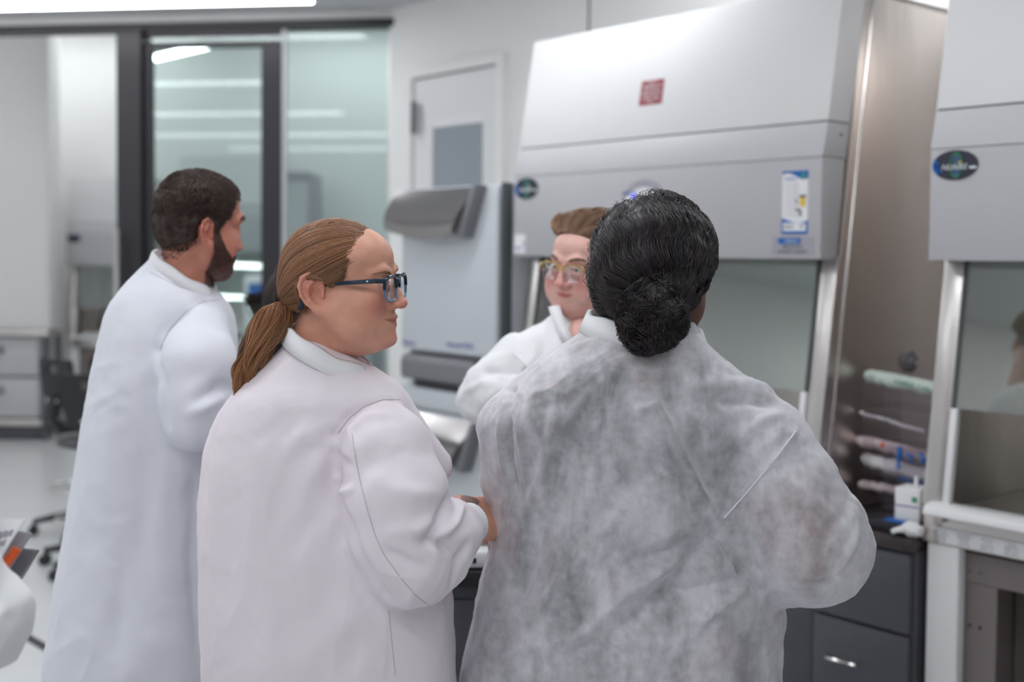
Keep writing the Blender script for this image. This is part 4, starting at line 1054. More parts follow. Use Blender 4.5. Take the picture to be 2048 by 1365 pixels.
# ------------------------------------------------------------------ person 1: woman with ponytail and glasses (near, left of centre)
def build_ponytail_woman():
    Y0 = 2.0
    pr = Person(640, 1300, Y0, 'person with a blond ponytail and blue glasses, white lab coat, facing right')
    root = pr.root
    Rm = rotm(yaw=math.radians(-102), pitch=math.radians(-1.6), roll=math.radians(3))
    sc = (.96, .965, .885); c0 = P(687, 566, Y0)
    S, V, Q, C, EV, EQ, EC = head_mesh('fair', nose_z=-.038, mouth_z=-.0725, jaw=1.06, full=.004, full_y=.010, neck_d=(0, -.066, -.145), neck_r=.051, smile=1.0, gaze=(0, 0), ear_dy=-.010, ear_s=1.12, chin=.005, brow=.55, slit=1.3, lipk=.75)
    W = lambda v: place(np.asarray(v, float), Rm, c0, sc)
    # hand and forearm
    hp = P(954, 1038, 2.055); H = Sdf(hp-np.array((.12, .16, .16)), hp+np.array((.18, .2, .16)), .0026)
    d = np.array((.50, .84, -.24)); d /= np.linalg.norm(d); bk = np.array((.45, -.60, .60)); bk -= d*(bk@d); bk /= np.linalg.norm(bk); sx = np.cross(d, bk)
    A = np.stack([sx, d, bk], 1)
    hand_sdf(H, A, hp, side=-1, curl=.60, sc=1.08)
    HV, HQ = H.mesh(smooth=1); HC = flat_col(HV, 'fair'); HC *= (1+.08*vnoise(HV*90, 3))[:, None]
    # small tattoo on the wrist: dark scalloped shape
    tq = P(936, 1010, 2.0); dd = np.hypot(HV[:, 0]-tq[0], HV[:, 2]-tq[2])+10*(HV[:, 1] > hp[1]+.01); ang = np.arctan2(HV[:, 2]-tq[2], HV[:, 0]-tq[0]); tm = dd < .014+.005*np.abs(np.sin(ang*3.5))
    HC[tm] = HC[tm]*.35+np.array((.03, .035, .06))*.65
    # torso and arms under the coat
    B = Sdf((-.45, 1.75, .80), (.15, 2.35, 1.60), .010); nk = W([(0, -.06, -.13)])[0]
    B.cone(nk, nk+np.array((-.02, .01, -.12)), .045, .05, .03); B.ell(P(640, 960, Y0+.02), (.13, .10, .20), .04); B.ell(P(650, 1250, Y0+.02), (.15, .11, .2), .05)
    BV, BQ = B.mesh(smooth=1)
    pr.body((W(V), Q, C, 0), (W(EV), EQ, EC, 1), (HV, HQ, HC, 0), (BV, BQ, flat_col(BV, 'fair'), 0))
    legs(root, P(650, 1300, 2.0)[0], 2.02, .85, 'trousers_dark')
    # coat
    tab = torso_tab([(680, 580, 640, .035, 0), (700, 560, 694, .062, .0), (722, 538, 728, .085, .0), (745, 515, 758, .10, .01), (780, 475, 798, .130, .01), (830, 438, 812, .150, .02), (900, 414, 832, .160, .02), (1000, 405, 858, .162, .02),
                     (1100, 405, 885, .165, .02), (1200, 406, 904, .170, .02), (1365, 413, 912, .180, .02), (1560, 420, 925, .19, .02), (1700, 424, 930, .19, .02)], Y0)
    lo, hi = bounds_of(tab, .10, [P(975, 1050, 1.9)])
    K = Sdf(lo, hi, .0045); K.loft(*tab)
    ya = Y0-.10
    K.chain([P(742, 850, ya+.05), P(770, 905, ya), P(792, 990, ya-.02), P(806, 1060, ya-.02), P(824, 1112, ya-.01)], [R_(72, 1.9), R_(92, 1.9), R_(104, 1.9), R_(104, 1.9), R_(100, 1.9)], .012)
    K.chain([P(824, 1112, ya-.01), P(872, 1082, ya+.02), P(905, 1062, ya+.05), P(924, 1054, ya+.075)], [R_(96, 1.9), R_(84, 1.9), R_(56, 1.95), R_(43, 1.97)], .022)
    K.cone(P(760, 800, ya+.10), P(870, 930, ya+.14), R_(35, 2), R_(35, 2), .05)    # front panel of the coat beyond the sleeve
    fo = [lambda V, N: .0042*drape(V, (.15, 0, 1), 7, .22, 2)*np.clip((1.55-V[:, 2])/.4, .25, 1),
          lambda V, N: .0055*drape(V, (.5, .2, 1), 13, .35, 9)*np.clip(1-np.abs(V[:, 2]-P(800, 1120, 1.9)[2])/.16, 0, 1)*(V[:, 1] < 1.96),
          lambda V, N: .0014*fbm(V*28, 4)]
    cr = [([(668, 870), (672, 960), (700, 1050), (735, 1135), (770, 1195)], .012, -.010),
          ([(898, 1000), (880, 1035), (856, 1082)], .010, -.012), ([(925, 1015), (905, 1050), (880, 1075)], .008, .008), ([(905, 1105), (880, 1085), (850, 1080)], .010, -.009),
          ([(935, 1090), (915, 1120), (905, 1170)], .009, -.008), ([(870, 1040), (835, 1060), (780, 1065)], .013, .007), ([(900, 975), (870, 990), (800, 985)], .015, .007), ([(840, 1140), (800, 1120), (760, 1100)], .012, -.006),
          ([(785, 800), (735, 810), (695, 835), (672, 870)], .007, -.008), ([(775, 830), (735, 835), (705, 860)], .012, .006), ([(700, 860), (715, 900), (720, 940)], .008, .004),
          ([(670, 905), (685, 925), (700, 930)], .008, -.008), ([(672, 960), (690, 985), (705, 980)], .007, .008), ([(640, 862), (600, 880), (560, 920)], .02, .006), ([(655, 905), (620, 960), (590, 1040)], .022, .006), ([(640, 880), (655, 930), (660, 990)], .014, -.007),
          ([(690, 1000), (650, 1060), (600, 1120)], .02, .004), ([(440, 840), (418, 900), (410, 990)], .012, -.005), ([(760, 1215), (680, 1250), (600, 1330)], .03, .005), ([(520, 900), (510, 1050), (480, 1250)], .03, .005), ([(560, 1120), (540, 1230), (530, 1360)], .03, .006)]
    cr = [(p_, w_*.9, a_*1.3) for p_, w_, a_ in cr]
    coat, CV, CQ = cloth('lab_coat', K, 'coat_pink', root, fo, cr)
    seam('sleeve_seam', CV, CQ, [(704, 868), (712, 920), (722, 970), (735, 1020), (750, 1070), (768, 1110), (800, 1155), (835, 1195), (862, 1214)], .0007, 'thread', root, .0002)
    seam('shoulder_seam', CV, CQ, [(800, 800), (765, 800), (730, 812), (700, 835), (672, 872)], .0007, 'thread', root, .0002)
    seam('side_seam', CV, CQ, [(778, 1222), (783, 1280), (792, 1362)], .0007, 'thread', root, .0002)
    # knitted cuff
    f = MB(); a, b = P(922, 1055, ya+.068), P(945, 1046, ya+.095); dd = (b-a)/np.linalg.norm(b-a)
    f.tube([tuple(a), tuple(a+dd*.012), tuple(a+dd*.030), tuple(a+dd*.032)], [.037, .0355, .0345, .030], 28)
    o = f.build('knit_cuff', 'knit'); o.data.transform(Matrix.Translation(-root.location)); o.parent = root
    c1 = P(660, 688, Y0-.005)
    collar(root, c1, .063, .068, .50, .034, .010, 'coat_white', yaw=math.radians(-8), gap=.30)
    # hair
    hs = Sdf((-.12, -.16, -.13), (.12, .12, .15), .004)
    hs.ell((0, -.014, .036), (.078, .094, .0845)); hs.ell((0, -.026, .0), (.072, .072, .07), .03); hs.ell((0, -.078, -.018), (.03, .028, .03), .04)
    Fs = hs.F.copy()
    n1 = np.array((0, .935, -.353)); hs.half((0, .028, .0), n1, .01); n2 = np.array((0, .42, -.907)); hs.half((0, -.03, -.035), n2, .01)
    for sx in (-1, 1): hs.ell((sx*.088, -.026, -.016), (.03, .030, .036), .006, op='sub')
    for sx in (-1, 1): hs.ell((sx*.080, .012, -.022), (.03, .026, .024), .008, op='sub')
    SV, SQ = hs.mesh(smooth=1); SN = vnormals(SV, SQ)
    base = (.33, .155, .075)
    full = Sdf((-.12, -.16, -.13), (.12, .12, .15), .004); full.F = Fs
    T = np.array((0, -.110, -.034)); rnd = np.random.RandomState(3); n = 6500
    a = rnd.uniform(-1, 1, n)*2.05
    St = np.stack([.1*np.sin(a), .030+.1*np.cos(a)*.37, .1*np.cos(a)*.90], 1); low = np.abs(a) > 1.66
    St[low, 1] -= (np.abs(a[low])-1.66)*.16; St[low, 2] -= (np.abs(a[low])-1.66)*.05
    St += rnd.normal(0, 1, St.shape)*np.array((.0035, .0065, .0035)); t0 = np.where(rnd.rand(n) < .45, 0, rnd.uniform(0, .7, n))
    ts = t0[:, None]+(1-t0[:, None])*np.linspace(0, 1, 14)[None]
    Pp = slerp_paths(St, np.tile(T, (n, 1)), np.array((0, -.014, .02)), ts)
    lock = .0030*vnoise(np.stack([a*9, ts[:, 5]*2.0, a*0+3], 1), 2)
    off = (.0006+rnd.uniform(0, .0022, n)+lock)[:, None]*np.ones((1, 14)); off[:, 0] = np.where(t0 == 0, -.003, off[:, 0])
    Pp = tuck(project(full, Pp, off), full, off, -.026, -.016, .031, .037); Pp[:, -1] = T+(Pp[:, -1]-T)*.25
    kp_ = ~((Pp[:, :, 2] < -.004) & (Pp[:, :, 1] > -.006)).any(1); Pp = Pp[kp_]; a = a[kp_]; n = len(a)
    rr = np.interp(np.arange(14), [0, 1.5, 13], [.35, 1, .8])[None]*rnd.uniform(.0003, .00062, n)[:, None]
    cl = hair_cols(n, base, .22, rnd)*(1+.30*vnoise(np.stack([a*14, a*0+1, a*0], 1), 5))[:, None]; v1, q1, k1 = strands(Pp, rr, cl)
    # fly-aways
    m = 160; a2 = rnd.uniform(-1.9, 1.9, m); S2 = np.stack([.1*np.sin(a2), -.0+.1*np.cos(a2)*.5, .1*np.cos(a2)*.86], 1); ts2 = rnd.uniform(0, .8, m)[:, None]+np.linspace(0, .2, 8)[None]
    P2 = slerp_paths(S2, np.tile(T, (m, 1)), np.array((0, -.014, .02)), ts2); P2 = project(full, P2, (rnd.uniform(.002, .010, m)[:, None]*np.sin(np.linspace(.1, 3, 8))[None]))
    v2, q2, k2 = strands(P2, .00022, hair_cols(m, (.42, .22, .11), .2, rnd))
    hV = np.concatenate([W(SV-SN*.0012), W(v1), W(v2)]); hQ = np.concatenate([SQ, q1+len(SV), q2+len(SV)+len(v1)]); hC = np.concatenate([np.tile(np.array(base)*.62, (len(SV), 1)), k1, k2])
    mesh_obj('hair', hV, hQ, 'hair', root, hC)
    # ponytail
    tie = W(T[None])[0]; n = 4200
    ctl = np.array([tie, P(553, 608, tie[1]-.012), P(540, 648, tie[1]-.04), P(519, 695, tie[1]-.06), P(500, 738, tie[1]-.065), P(494, 800, tie[1]-.06)])
    rad = np.array([.011, .029, .043, .038, .027, .014])
    K_ = 26; tt = np.linspace(0, 5, K_); u = rnd.uniform(0, 2*math.pi, n); rr0 = np.sqrt(rnd.rand(n)); L = rnd.uniform(.60, 1.04, n)*np.where(rnd.rand(n) < .8, .96, 1)
    def cr(Cn, t):
        i = np.minimum(t.astype(int), len(Cn)-2); f_ = (t-i); f_ = f_[:, None] if Cn.ndim == 2 else f_
        p0, p1_, p2_, p3_ = Cn[np.maximum(i-1, 0)], Cn[i], Cn[i+1], Cn[np.minimum(i+2, len(Cn)-1)]
        return .5*(2*p1_+(p2_-p0)*f_+(2*p0-5*p1_+4*p2_-p3_)*f_**2+(3*p1_-p0-3*p2_+p3_)*f_**3)
    paths = []
    g1 = rnd.randint(0, 26, n); gu = rnd.uniform(0, 2*math.pi, 26)[g1]; gr = np.sqrt(rnd.rand(26))[g1]; gp = rnd.uniform(0, 6, 26)[g1]
    for k in range(K_):
        t = tt[k]*L; tn = t/5; cw = np.clip(tn*1.3-.15, 0, .8)
        c = cr(ctl, t); r = cr(rad, t)
        ox = np.cos(u)*rr0*(1-cw)+np.cos(gu)*gr*cw; oy = np.sin(u)*rr0*(1-cw)+np.sin(gu)*gr*cw
        wv = np.sin(tn*9+gp)*.0085*tn+np.sin(tn*17+u*3)*.0012
        paths.append(c+np.stack([ox*r+wv, oy*r*.8+wv*.4, ox*r*.35+0*r], 1))
    paths = np.stack(paths, 1); tip = np.clip((np.arange(K_)/(K_-1)-.8)/.2, 0, 1); rr = (np.ones(K_)-.7*tip)[None]*rnd.uniform(.0003, .0006, n)[:, None]
    cl = hair_cols(n, (.40, .19, .085), .2, rnd)*rnd.uniform(.45, 1.5, 26)[g1][:, None]
    v, q, k = strands(paths, rr, cl); mesh_obj('ponytail', v, q, 'hair', root, k)
    f = MB(); ax = (ctl[1]-ctl[0]); ax /= np.linalg.norm(ax); u1 = np.cross(ax, (0, 0, 1)); u1 /= np.linalg.norm(u1); u2 = np.cross(ax, u1)
    f.tube([tuple(tie+ax*.004+(u1*math.cos(w)+u2*math.sin(w))*(.0135+.001*math.sin(5*w))) for w in np.linspace(0, 2*math.pi, 28, endpoint=False)], .0062, 8, True)
    o = f.build('hair_tie', 'scrunchie'); o.data.transform(Matrix.Translation(-root.location)); o.parent = root
    # eyebrow hairs
    bp = []
    for sx in (-1, 1):
        for _ in range(110):
            u_ = rnd.rand(); p = np.array((sx*(.014+.034*u_), .094-.02*u_*u_, .0150+.005*math.sin(u_*2.6)+rnd.normal(0, .0010))); bp.append([p, p+np.array((sx*.004, -.001, .0016)), p+np.array((sx*.0075, -.003, .001))])
    bp = np.array(bp); bp = project(S, bp, .0004, 4); v, q, k = strands(bp, .00014, hair_cols(len(bp), (.45, .24, .14), .15, rnd)); mesh_obj('eyebrows', W(v), q, 'hair_matte', root, k)
    # hearing-aid like tattoo marks behind the ear are ink on skin, built as thin raised marks
    # glasses
    glasses(root, W, 'frame_teal', 'frame_fade', lw=.0262, lh=.0225, yf=.0975, zc=-.010, r=.0025, wrap=.14, tz=.0175)
    return root
def glasses(root, W, m1, m2, lw=.0255, lh=.0195, yf=.104, zc=-.004, r=.0021, wrap=.33, tz=.0125):
    g = MB()
    def rim(sx, k=30):
        pts = []
        for a in np.linspace(0, 2*math.pi, k, endpoint=False):
            ca, sa = math.cos(a), math.sin(a); e = 3.2
            x = lw*abs(ca)**(2/e)*(1 if ca > 0 else -1); z = lh*abs(sa)**(2/e)*(1 if sa > 0 else -1)
            x *= 1-.12*(z < 0)*abs(z)/lh
            pts.append((sx*.034+x, yf-wrap*max(0, abs(sx*.034+x)-.03), zc+z))
        return pts
    top = MB(); bot = MB()
    def addt(f, pts, r_, closed=False): f.tube([tuple(p) for p in W(np.array(pts))], r_, 8, closed)
    fr = MB()
    for sx in (-1, 1):
        p = rim(sx); n = len(p)
        addt(fr, p[0:n//2+1], r*1.15); low = [p[-i % n] for i in range(0, n//2+1)]; 
        addt(bot, low, r*.85)
    addt(fr, [(-.010, yf, zc+.008), (-.004, yf+.003, zc+.011), (.004, yf+.003, zc+.011), (.010, yf, zc+.008)], r)
    addt(fr, [(-.012, yf+.001, zc+.016), (.012, yf+.001, zc+.016)], r*.8)
    fo = fr.build('glasses', m1); inv = Matrix.Translation(-root.location); fo.data.transform(inv); fo.parent = root
    bo = bot.build('lower_rim', m2); bo.data.transform(inv); bo.parent = fo
    for sx in (-1, 1):
        f = MB(); pts = W(np.array([(sx*.058, yf-.006, zc+tz-.001), (sx*.070, yf-.016, zc+tz), (sx*.0755, .055, zc+tz-.001), (sx*.0755, .035, zc+tz-.002), (sx*.071, .010, zc+tz-.004), (sx*.068, -.020, zc+tz-.008), (sx*.074, -.044, zc-.016), (sx*.078, -.052, zc-.032)]))
        f.tube([tuple(p) for p in pts], [r*1.6, r*1.6, r*1.4, r*1.3, r*1.2, r*1.2, r*1.4, r*1.8], 8); t = f.build('temple', m1); t.data.transform(inv); t.parent = fo
        q = W(np.array([(sx*.0775, yf-.028, zc+tz)]))[0]; f = MB(); f.ell(tuple(q), (.0016, .0016, .0016), 8, 6); b_ = f.build('rivet', 'silver_ink', t); b_.data.transform(inv)
        k = 30; p = W(np.array(rim(sx))); c = p.mean(0); V = np.concatenate([[c], p]); F3 = np.array([(0, 1+i, 1+(i+1) % k) for i in range(k)])
        V2 = np.concatenate([V, V+np.array(W(np.array([(0, .0012, 0)]))[0]-W(np.array([(0, 0, 0)]))[0])])
        F4 = np.array([(1+i, 1+(i+1) % k, k+1+1+(i+1) % k, k+1+1+i) for i in range(k)])
        V2 = V2-np.array(root.location); mesh_obj('lens', V2, [F3[:, ::-1], F3+k+1, F4], 'lens', fo, local=True)
    return fo

# ------------------------------------------------------------------ person 2: bearded man
def short_hair(S, W, mask, n, L, base, rnd, sweep=(0, -.4, .15), var=.2, r=.0006, lift=.9):
    """short hairs growing out of surface S where mask(points) is true"""
    d = rnd.normal(0, 1, (n*3, 3)); d /= np.linalg.norm(d, axis=1, keepdims=True); p = np.array((0, -.005, -.0))+d*.1
    p = project(S, p[:, None, :], 0.0, 14)[:, 0]; k = (rnd.rand(len(p)) < mask(p)); p = p[k][:n]; g = S.grad(p)
    sw = np.array(sweep)+.55*np.stack([vnoise(p*22, 1), vnoise(p*22, 2), vnoise(p*22, 3)], 1)
    sw = sw-g*(sw*g).sum(1, keepdims=True)
    Ls = (L(p) if callable(L) else L)*rnd.uniform(.7, 1.15, len(p))
    out = []
    for t in (0, .33, .66, 1): out.append(p-g*.001+(g*lift*(t-.35*t*t)+sw*(t*.6+.5*t*t))*Ls[:, None])
    pp = np.stack(out, 1); v, q, c = strands(pp, np.array((1, 1, .8, .3))[None]*r, hair_cols(len(p), base, var, rnd))
    return W(v), q, c
def build_bearded_man():
    Y0 = 2.55
    pr = Person(330, 1300, Y0, 'person with short dark hair and beard, long white lab coat, looking down'); root = pr.root
    Rm = rotm(yaw=math.radians(-52), pitch=math.radians(3), roll=math.radians(7)); sc = (.97, .91, .93)
    c0 = P(399, 450, Y0)
    S, V, Q, C, EV, EQ, EC = head_mesh('ruddy', h=.0026, nose_z=-.042, mouth_z=-.074, jaw=1.06, male=1, neck_d=(0, -.022, -.165), neck_r=.056, stubble=(.050, .022, .017))
    W = lambda v: place(np.asarray(v, float), Rm, c0, sc)
    B = Sdf((-1.05, 2.2, .7), (-.35, 2.9, 1.65), .011); nk = W([(0, -.02, -.14)])[0]
    B.cone(nk, nk+np.array((-.01, .0, -.14)), .045, .05, .03); B.ell(P(330, 800, Y0+.02), (.14, .11, .26), .04); B.ell(P(300, 1150, Y0+.02), (.15, .12, .25), .05); BV, BQ = B.mesh()
    # hand resting in front, hidden by the next person
    hp = P(500, 815, Y0-.02); H = Sdf(hp-.16, hp+.17, .004); d = np.array((.86, .4, .1)); d /= np.linalg.norm(d); bk = np.array((0, -.3, .95)); bk -= d*(bk@d); bk /= np.linalg.norm(bk); hand_sdf(H, np.stack([np.cross(d, bk), d, bk], 1), hp, side=-1, curl=.4); HV, HQ = H.mesh()
    pr.body((W(V), Q, C, 0), (W(EV), EQ, EC, 1), (BV, BQ, flat_col(BV, 'ruddy'), 0), (HV, HQ, flat_col(HV, 'ruddy'), 0))
    legs(root, P(300, 1340, Y0)[0], Y0+.02, .80, 'trousers_khaki')
    tab = torso_tab([(512, 308, 338, .030, .0), (530, 290, 366, .055, .0), (555, 266, 400, .08, .01), (590, 236, 440, .11, .01), (620, 218, 464, .13, .02), (660, 208, 470, .14, .02), (750, 190, 470, .15, .02), (850, 172, 466, .155, .02), (950, 156, 456, .16, .02),
                     (1080, 136, 448, .165, .02), (1200, 118, 446, .17, .02), (1338, 101, 450, .18, .02)], Y0)
    lo, hi = bounds_of(tab, .10, [P(500, 850, Y0-.2)]); K = Sdf(lo, hi, .0065); K.loft(*tab)
    ya = Y0-.10
    K.chain([P(398, 665, ya+.04), P(396, 730, ya-.01), P(392, 800, ya-.03), P(392, 838, ya-.03)], [R_(62, 2.45), R_(76, 2.45), R_(68, 2.45), R_(62, 2.45)], .014)
    K.chain([P(392, 838, ya-.03), P(440, 840, ya-.01), P(500, 818, ya+.05)], [R_(60, 2.45), R_(52, 2.45), R_(36, 2.45)], .016)
    fo = [lambda V, N: .007*drape(V, (.12, 0, 1), 5.5, .18, 21)*np.clip((1.45-V[:, 2])/.5, .15, 1), lambda V, N: .0016*fbm(V*20, 4),
          lambda V, N: .005*drape(V, (1, .2, .4), 14, .35, 8)*np.clip(1-np.abs(V[:, 2]-P(400, 800, 2.4)[2])/.13, 0, 1)*(V[:, 1] < Y0-.06)]
    cr = [([(470, 775), (435, 778), (400, 800)], .013, -.014), ([(440, 790), (410, 812), (370, 830)], .012, .006), ([(408, 600), (370, 625), (335, 660), (318, 700)], .009, -.008), ([(318, 700), (328, 770), (335, 850)], .012, -.010),
          ([(330, 560), (300, 700), (280, 900)], .03, .006), ([(250, 650), (235, 800), (215, 1000)], .03, .006), ([(300, 780), (290, 1000), (270, 1200)], .025, -.006), ([(250, 1100), (240, 1190), (235, 1300)], .02, -.006), ([(390, 950), (385, 1100), (395, 1300)], .016, -.006), ([(405, 1000), (404, 1150), (410, 1320)], .010, .006)]
    cr = [(p_, w_, a_*1.4) for p_, w_, a_ in cr]
    coat, CV, CQ = cloth('lab_coat', K, 'coat_blue', root, fo, cr)
    seam('shoulder_seam', CV, CQ, [(440, 600), (405, 604), (370, 625), (338, 660), (318, 705)], .0008, 'thread', root, .0003)
    seam('yoke_seam', CV, CQ, [(300, 545), (360, 575), (415, 590)], .0007, 'thread', root, .0003)
    collar(root, P(369, 536, Y0-.0), .060, .062, .62, .032, .009, 'coat_white', yaw=math.radians(-4), gap=.35)
    rnd = np.random.RandomState(7)
    hs = Sdf((-.12, -.16, -.13), (.12, .12, .16), .004); hs.ell((0, -.0105, .038), (.080, .0975, .086)); hs.ell((0, .032, .058), (.063, .053, .048), .02); hs.ell((0, -.03, -.01), (.070, .072, .07), .03)
    full = Sdf((-.12, -.16, -.13), (.12, .12, .16), .004); full.F = hs.F.copy()
    def scalp(p):
        x, y, z = np.abs(p[:, 0]), p[:, 1], p[:, 2]; earz = (x > .055) & (((y+.016)/.026)**2+((z+.010)/.036)**2 < 1)
        front = np.interp(z, [-.05, -.02, 0, .03, .055, .075, .09, .12], [.008, .012, .020, .040, .048, .075, .09, .12])
        m = (y < front) & (z > np.interp(y, [-.12, -.06, -.035, -.01, .02], [-.085, -.075, -.03, .018, -.03]))
        return (m & ~earz).astype(float)
    hs.half((0, .055, .05), (0, .93, -.36), .006); hs.half((0, -.02, -.02), (0, .55, -.83), .01)
    for sx in (-1, 1): hs.ell((sx*.085, -.016, -.012), (.03, .026, .032), .005, op='sub')
    SV, SQ = hs.mesh(smooth=1); N_ = vnormals(SV, SQ); SV = SV+N_*(.0016*fbm(SV*90, 3))[:, None]; base = (.062, .038, .030)
    v1, q1, c1_ = short_hair(full, W, scalp, 14000, lambda p: np.where(p[:, 2] > .02, .016, .007), base, rnd, (0, .5, .1), .35, .00045, .55)
    tmp = head_surface = S
    v2, q2, c2_ = short_hair(S, W, lambda p: scalp(p)*(p[:, 2] < .04), 3500, .006, base, rnd, (0, -.2, -.6), .3, .0005, .5)
    mesh_obj('hair', np.concatenate([W(SV), v1, v2]), np.concatenate([SQ, q1+len(SV), q2+len(SV)+len(v1)]), 'hair_matte', root, np.concatenate([np.tile(np.array(base)*.8, (len(SV), 1)), c1_, c2_]))
    v, q, c = short_hair(S, W, beard_mask, 14000, .009, (.085, .042, .030), rnd, (0, .1, -.7), .35, .00045, .45)
    mesh_obj('beard', v, q, 'hair_matte', root, c)
    bp = []
    for sx in (-1, 1):
        for _ in range(120):
            u_ = rnd.rand(); p = np.array((sx*(.012+.036*u_), .096-.02*u_*u_, .021+.005*math.sin(u_*2.6)+rnd.normal(0, .002))); bp.append([p, p+np.array((sx*.004, .001, .0016)), p+np.array((sx*.0075, -.001, .001))])
    bp = np.array(bp); bp = project(S, bp, .001, 4); v, q, k = strands(bp, .00035, hair_cols(len(bp), (.035, .018, .014), .2, rnd)); mesh_obj('eyebrows', W(v), q, 'hair_matte', root, k)
    return root

# ------------------------------------------------------------------ person 3: dark curly hair in a low bun, thin gown (near right)
def build_gown_woman():
    Y0 = 2.10
    pr = Person(1290, 1300, Y0, 'person with dark curly hair in a low bun, thin see-through white gown, seen from behind'); root = pr.root
    Rm = rotm(yaw=math.radians(-32), pitch=math.radians(4)); sc = (1, 1, .98)
    c0 = P(1312, 533, Y0+.02)
    S, V, Q, C, EV, EQ, EC = head_mesh('brown', h=.003, neck_d=(0, -.035, -.17), neck_r=.058, jaw=1.08, full=.008)
    W = lambda v: place(np.asarray(v, float), Rm, c0, sc)
    # body: torso, arms, hands
    sh, el, wr = P(1492, 850, 2.06), P(1606, 1085, 2.02), P(1590, 1075, 2.30)
    shl, ell_, wrl = P(1065, 850, 2.12), P(1050, 1090, 2.14), P(1085, 1080, 2.38)
    B = Sdf((-.25, 1.80, .72), (.75, 2.62, 1.62), .009); nk = W([(0, -.04, -.14)])[0]
    B.cone(nk, nk+np.array((0, 0, -.10)), .055, .05, .03)
    B.chain([sh, sh*.5+el*.5, el], [.050, .066, .072], .02); B.chain([el, wr], [.070, .034], .01); B.chain([shl, ell_], [.05, .045], .02); B.chain([ell_, wrl], [.045, .03], .01)
    tabi = torso_tab([(690, 1215, 1390, .07, 0), (740, 1120, 1460, .10, .0), (800, 1040, 1540, .12, .01), (870, 1010, 1560, .14, .01), (1000, 1010, 1535, .145, .02), (1150, 1000, 1525, .15, .02), (1300, 975, 1530, .165, .02), (1500, 960, 1530, .17, .02)], Y0)
    zs, cx, cy, rx, ry = tabi; B.loft(zs, cx, cy, rx-.030, ry-.030, .02)
    for w_, e_, sd in ((wr, el, -1), (wrl, ell_, 1)):
        d = (w_-e_)/np.linalg.norm(w_-e_); bk = np.array((0, 0, 1.)); bk -= d*(bk@d); bk /= np.linalg.norm(bk); hand_sdf(B, np.stack([np.cross(d, bk), d, bk], 1), w_+d*.09, side=sd, curl=.35)
    BV, BQ = B.mesh(smooth=1)
    pr.body((W(V), Q, C, 0), (W(EV), EQ, EC, 1), (BV, BQ, flat_col(BV, (.24, .10, .07)), 0))
    legs(root, P(1270, 1300, Y0)[0], Y0+.03, .84, 'trousers_dark', r=.10)
    # dark t-shirt with short sleeves
    T_ = Sdf((-.25, 1.80, .72), (.75, 2.45, 1.55), .009); T_.loft(tabi[0], tabi[1], tabi[2], tabi[3]-.026, tabi[4]-.028, .02)
    m1 = sh*.62+el*.38; T_.chain([sh, m1], [.050, .073], .03); m2 = shl*.45+ell_*.55; T_.chain([shl, m2], [.06, .06], .02)
    TV, TQ = T_.mesh(smooth=2); TN = vnormals(TV, TQ); TV = TV+TN*(.006*drape(TV, (.6, 0, 1), 7, .4, 31))[:, None]; mesh_obj('shirt', TV, TQ, 'shirt_dark', root)
    # gown
    tab = torso_tab([(645, 1205, 1385, .066, 0), (668, 1165, 1398, .08, 0), (700, 1108, 1425, .10, .0), (740, 1055, 1478, .12, .0), (780, 1008, 1515, .135, .01), (830, 958, 1545, .15, .01), (900, 965, 1555, .155, .02), (1000, 984, 1550, .165, .02), (1090, 983, 1552, .17, .02),
                     (1216, 951, 1562, .185, .02), (1330, 926, 1560, .20, .02), (1450, 910, 1562, .21, .02), (1700, 895, 1570, .22, .02)], Y0)
    lo, hi = bounds_of(tab, .10, [P(1745, 1100, 1.9), (0, 2.5, 1)]); K = Sdf(lo, hi, .0048); K.loft(*tab)
    K.chain([P(1478, 835, Y0-.03), P(1530, 895, Y0-.05), P(1572, 985, Y0-.07), P(1606, 1060, Y0-.07), P(1622, 1088, Y0-.05)], [R_(84, 2.05), R_(94, 2.05), R_(104, 2.05), R_(118, 2.05), R_(116, 2.05)], .016)
    K.chain([P(1622, 1088, Y0-.05), P(1615, 1080, Y0+.10), P(1600, 1062, Y0+.26)], [R_(114, 2.05), R_(90, 2.2), R_(42, 2.35)], .02)
    K.cone(P(1555, 1150, Y0-.06), P(1590, 1120, Y0-.04), R_(62, 2.05), R_(90, 2.05), .02)
    K.chain([P(1010, 850, Y0-.02), P(1022, 960, Y0+.0), P(1035, 1060, Y0+.03)], [R_(44, 2.1), R_(44, 2.1), R_(44, 2.1)], .03)
    K.chain([P(1035, 1060, Y0+.03), P(1075, 1060, Y0+.27)], [R_(44, 2.1), R_(36, 2.3)], .02)
    fo = [lambda V, N: .0060*drape(V, (.75, -.2, 1), 7.5, .3, 41)*np.clip((1.50-V[:, 2])/.3, .2, 1), lambda V, N: .0034*drape(V, (.9, 0, .9), 18, .3, 61), lambda V, N: .0012*fbm(V*35, 14)]
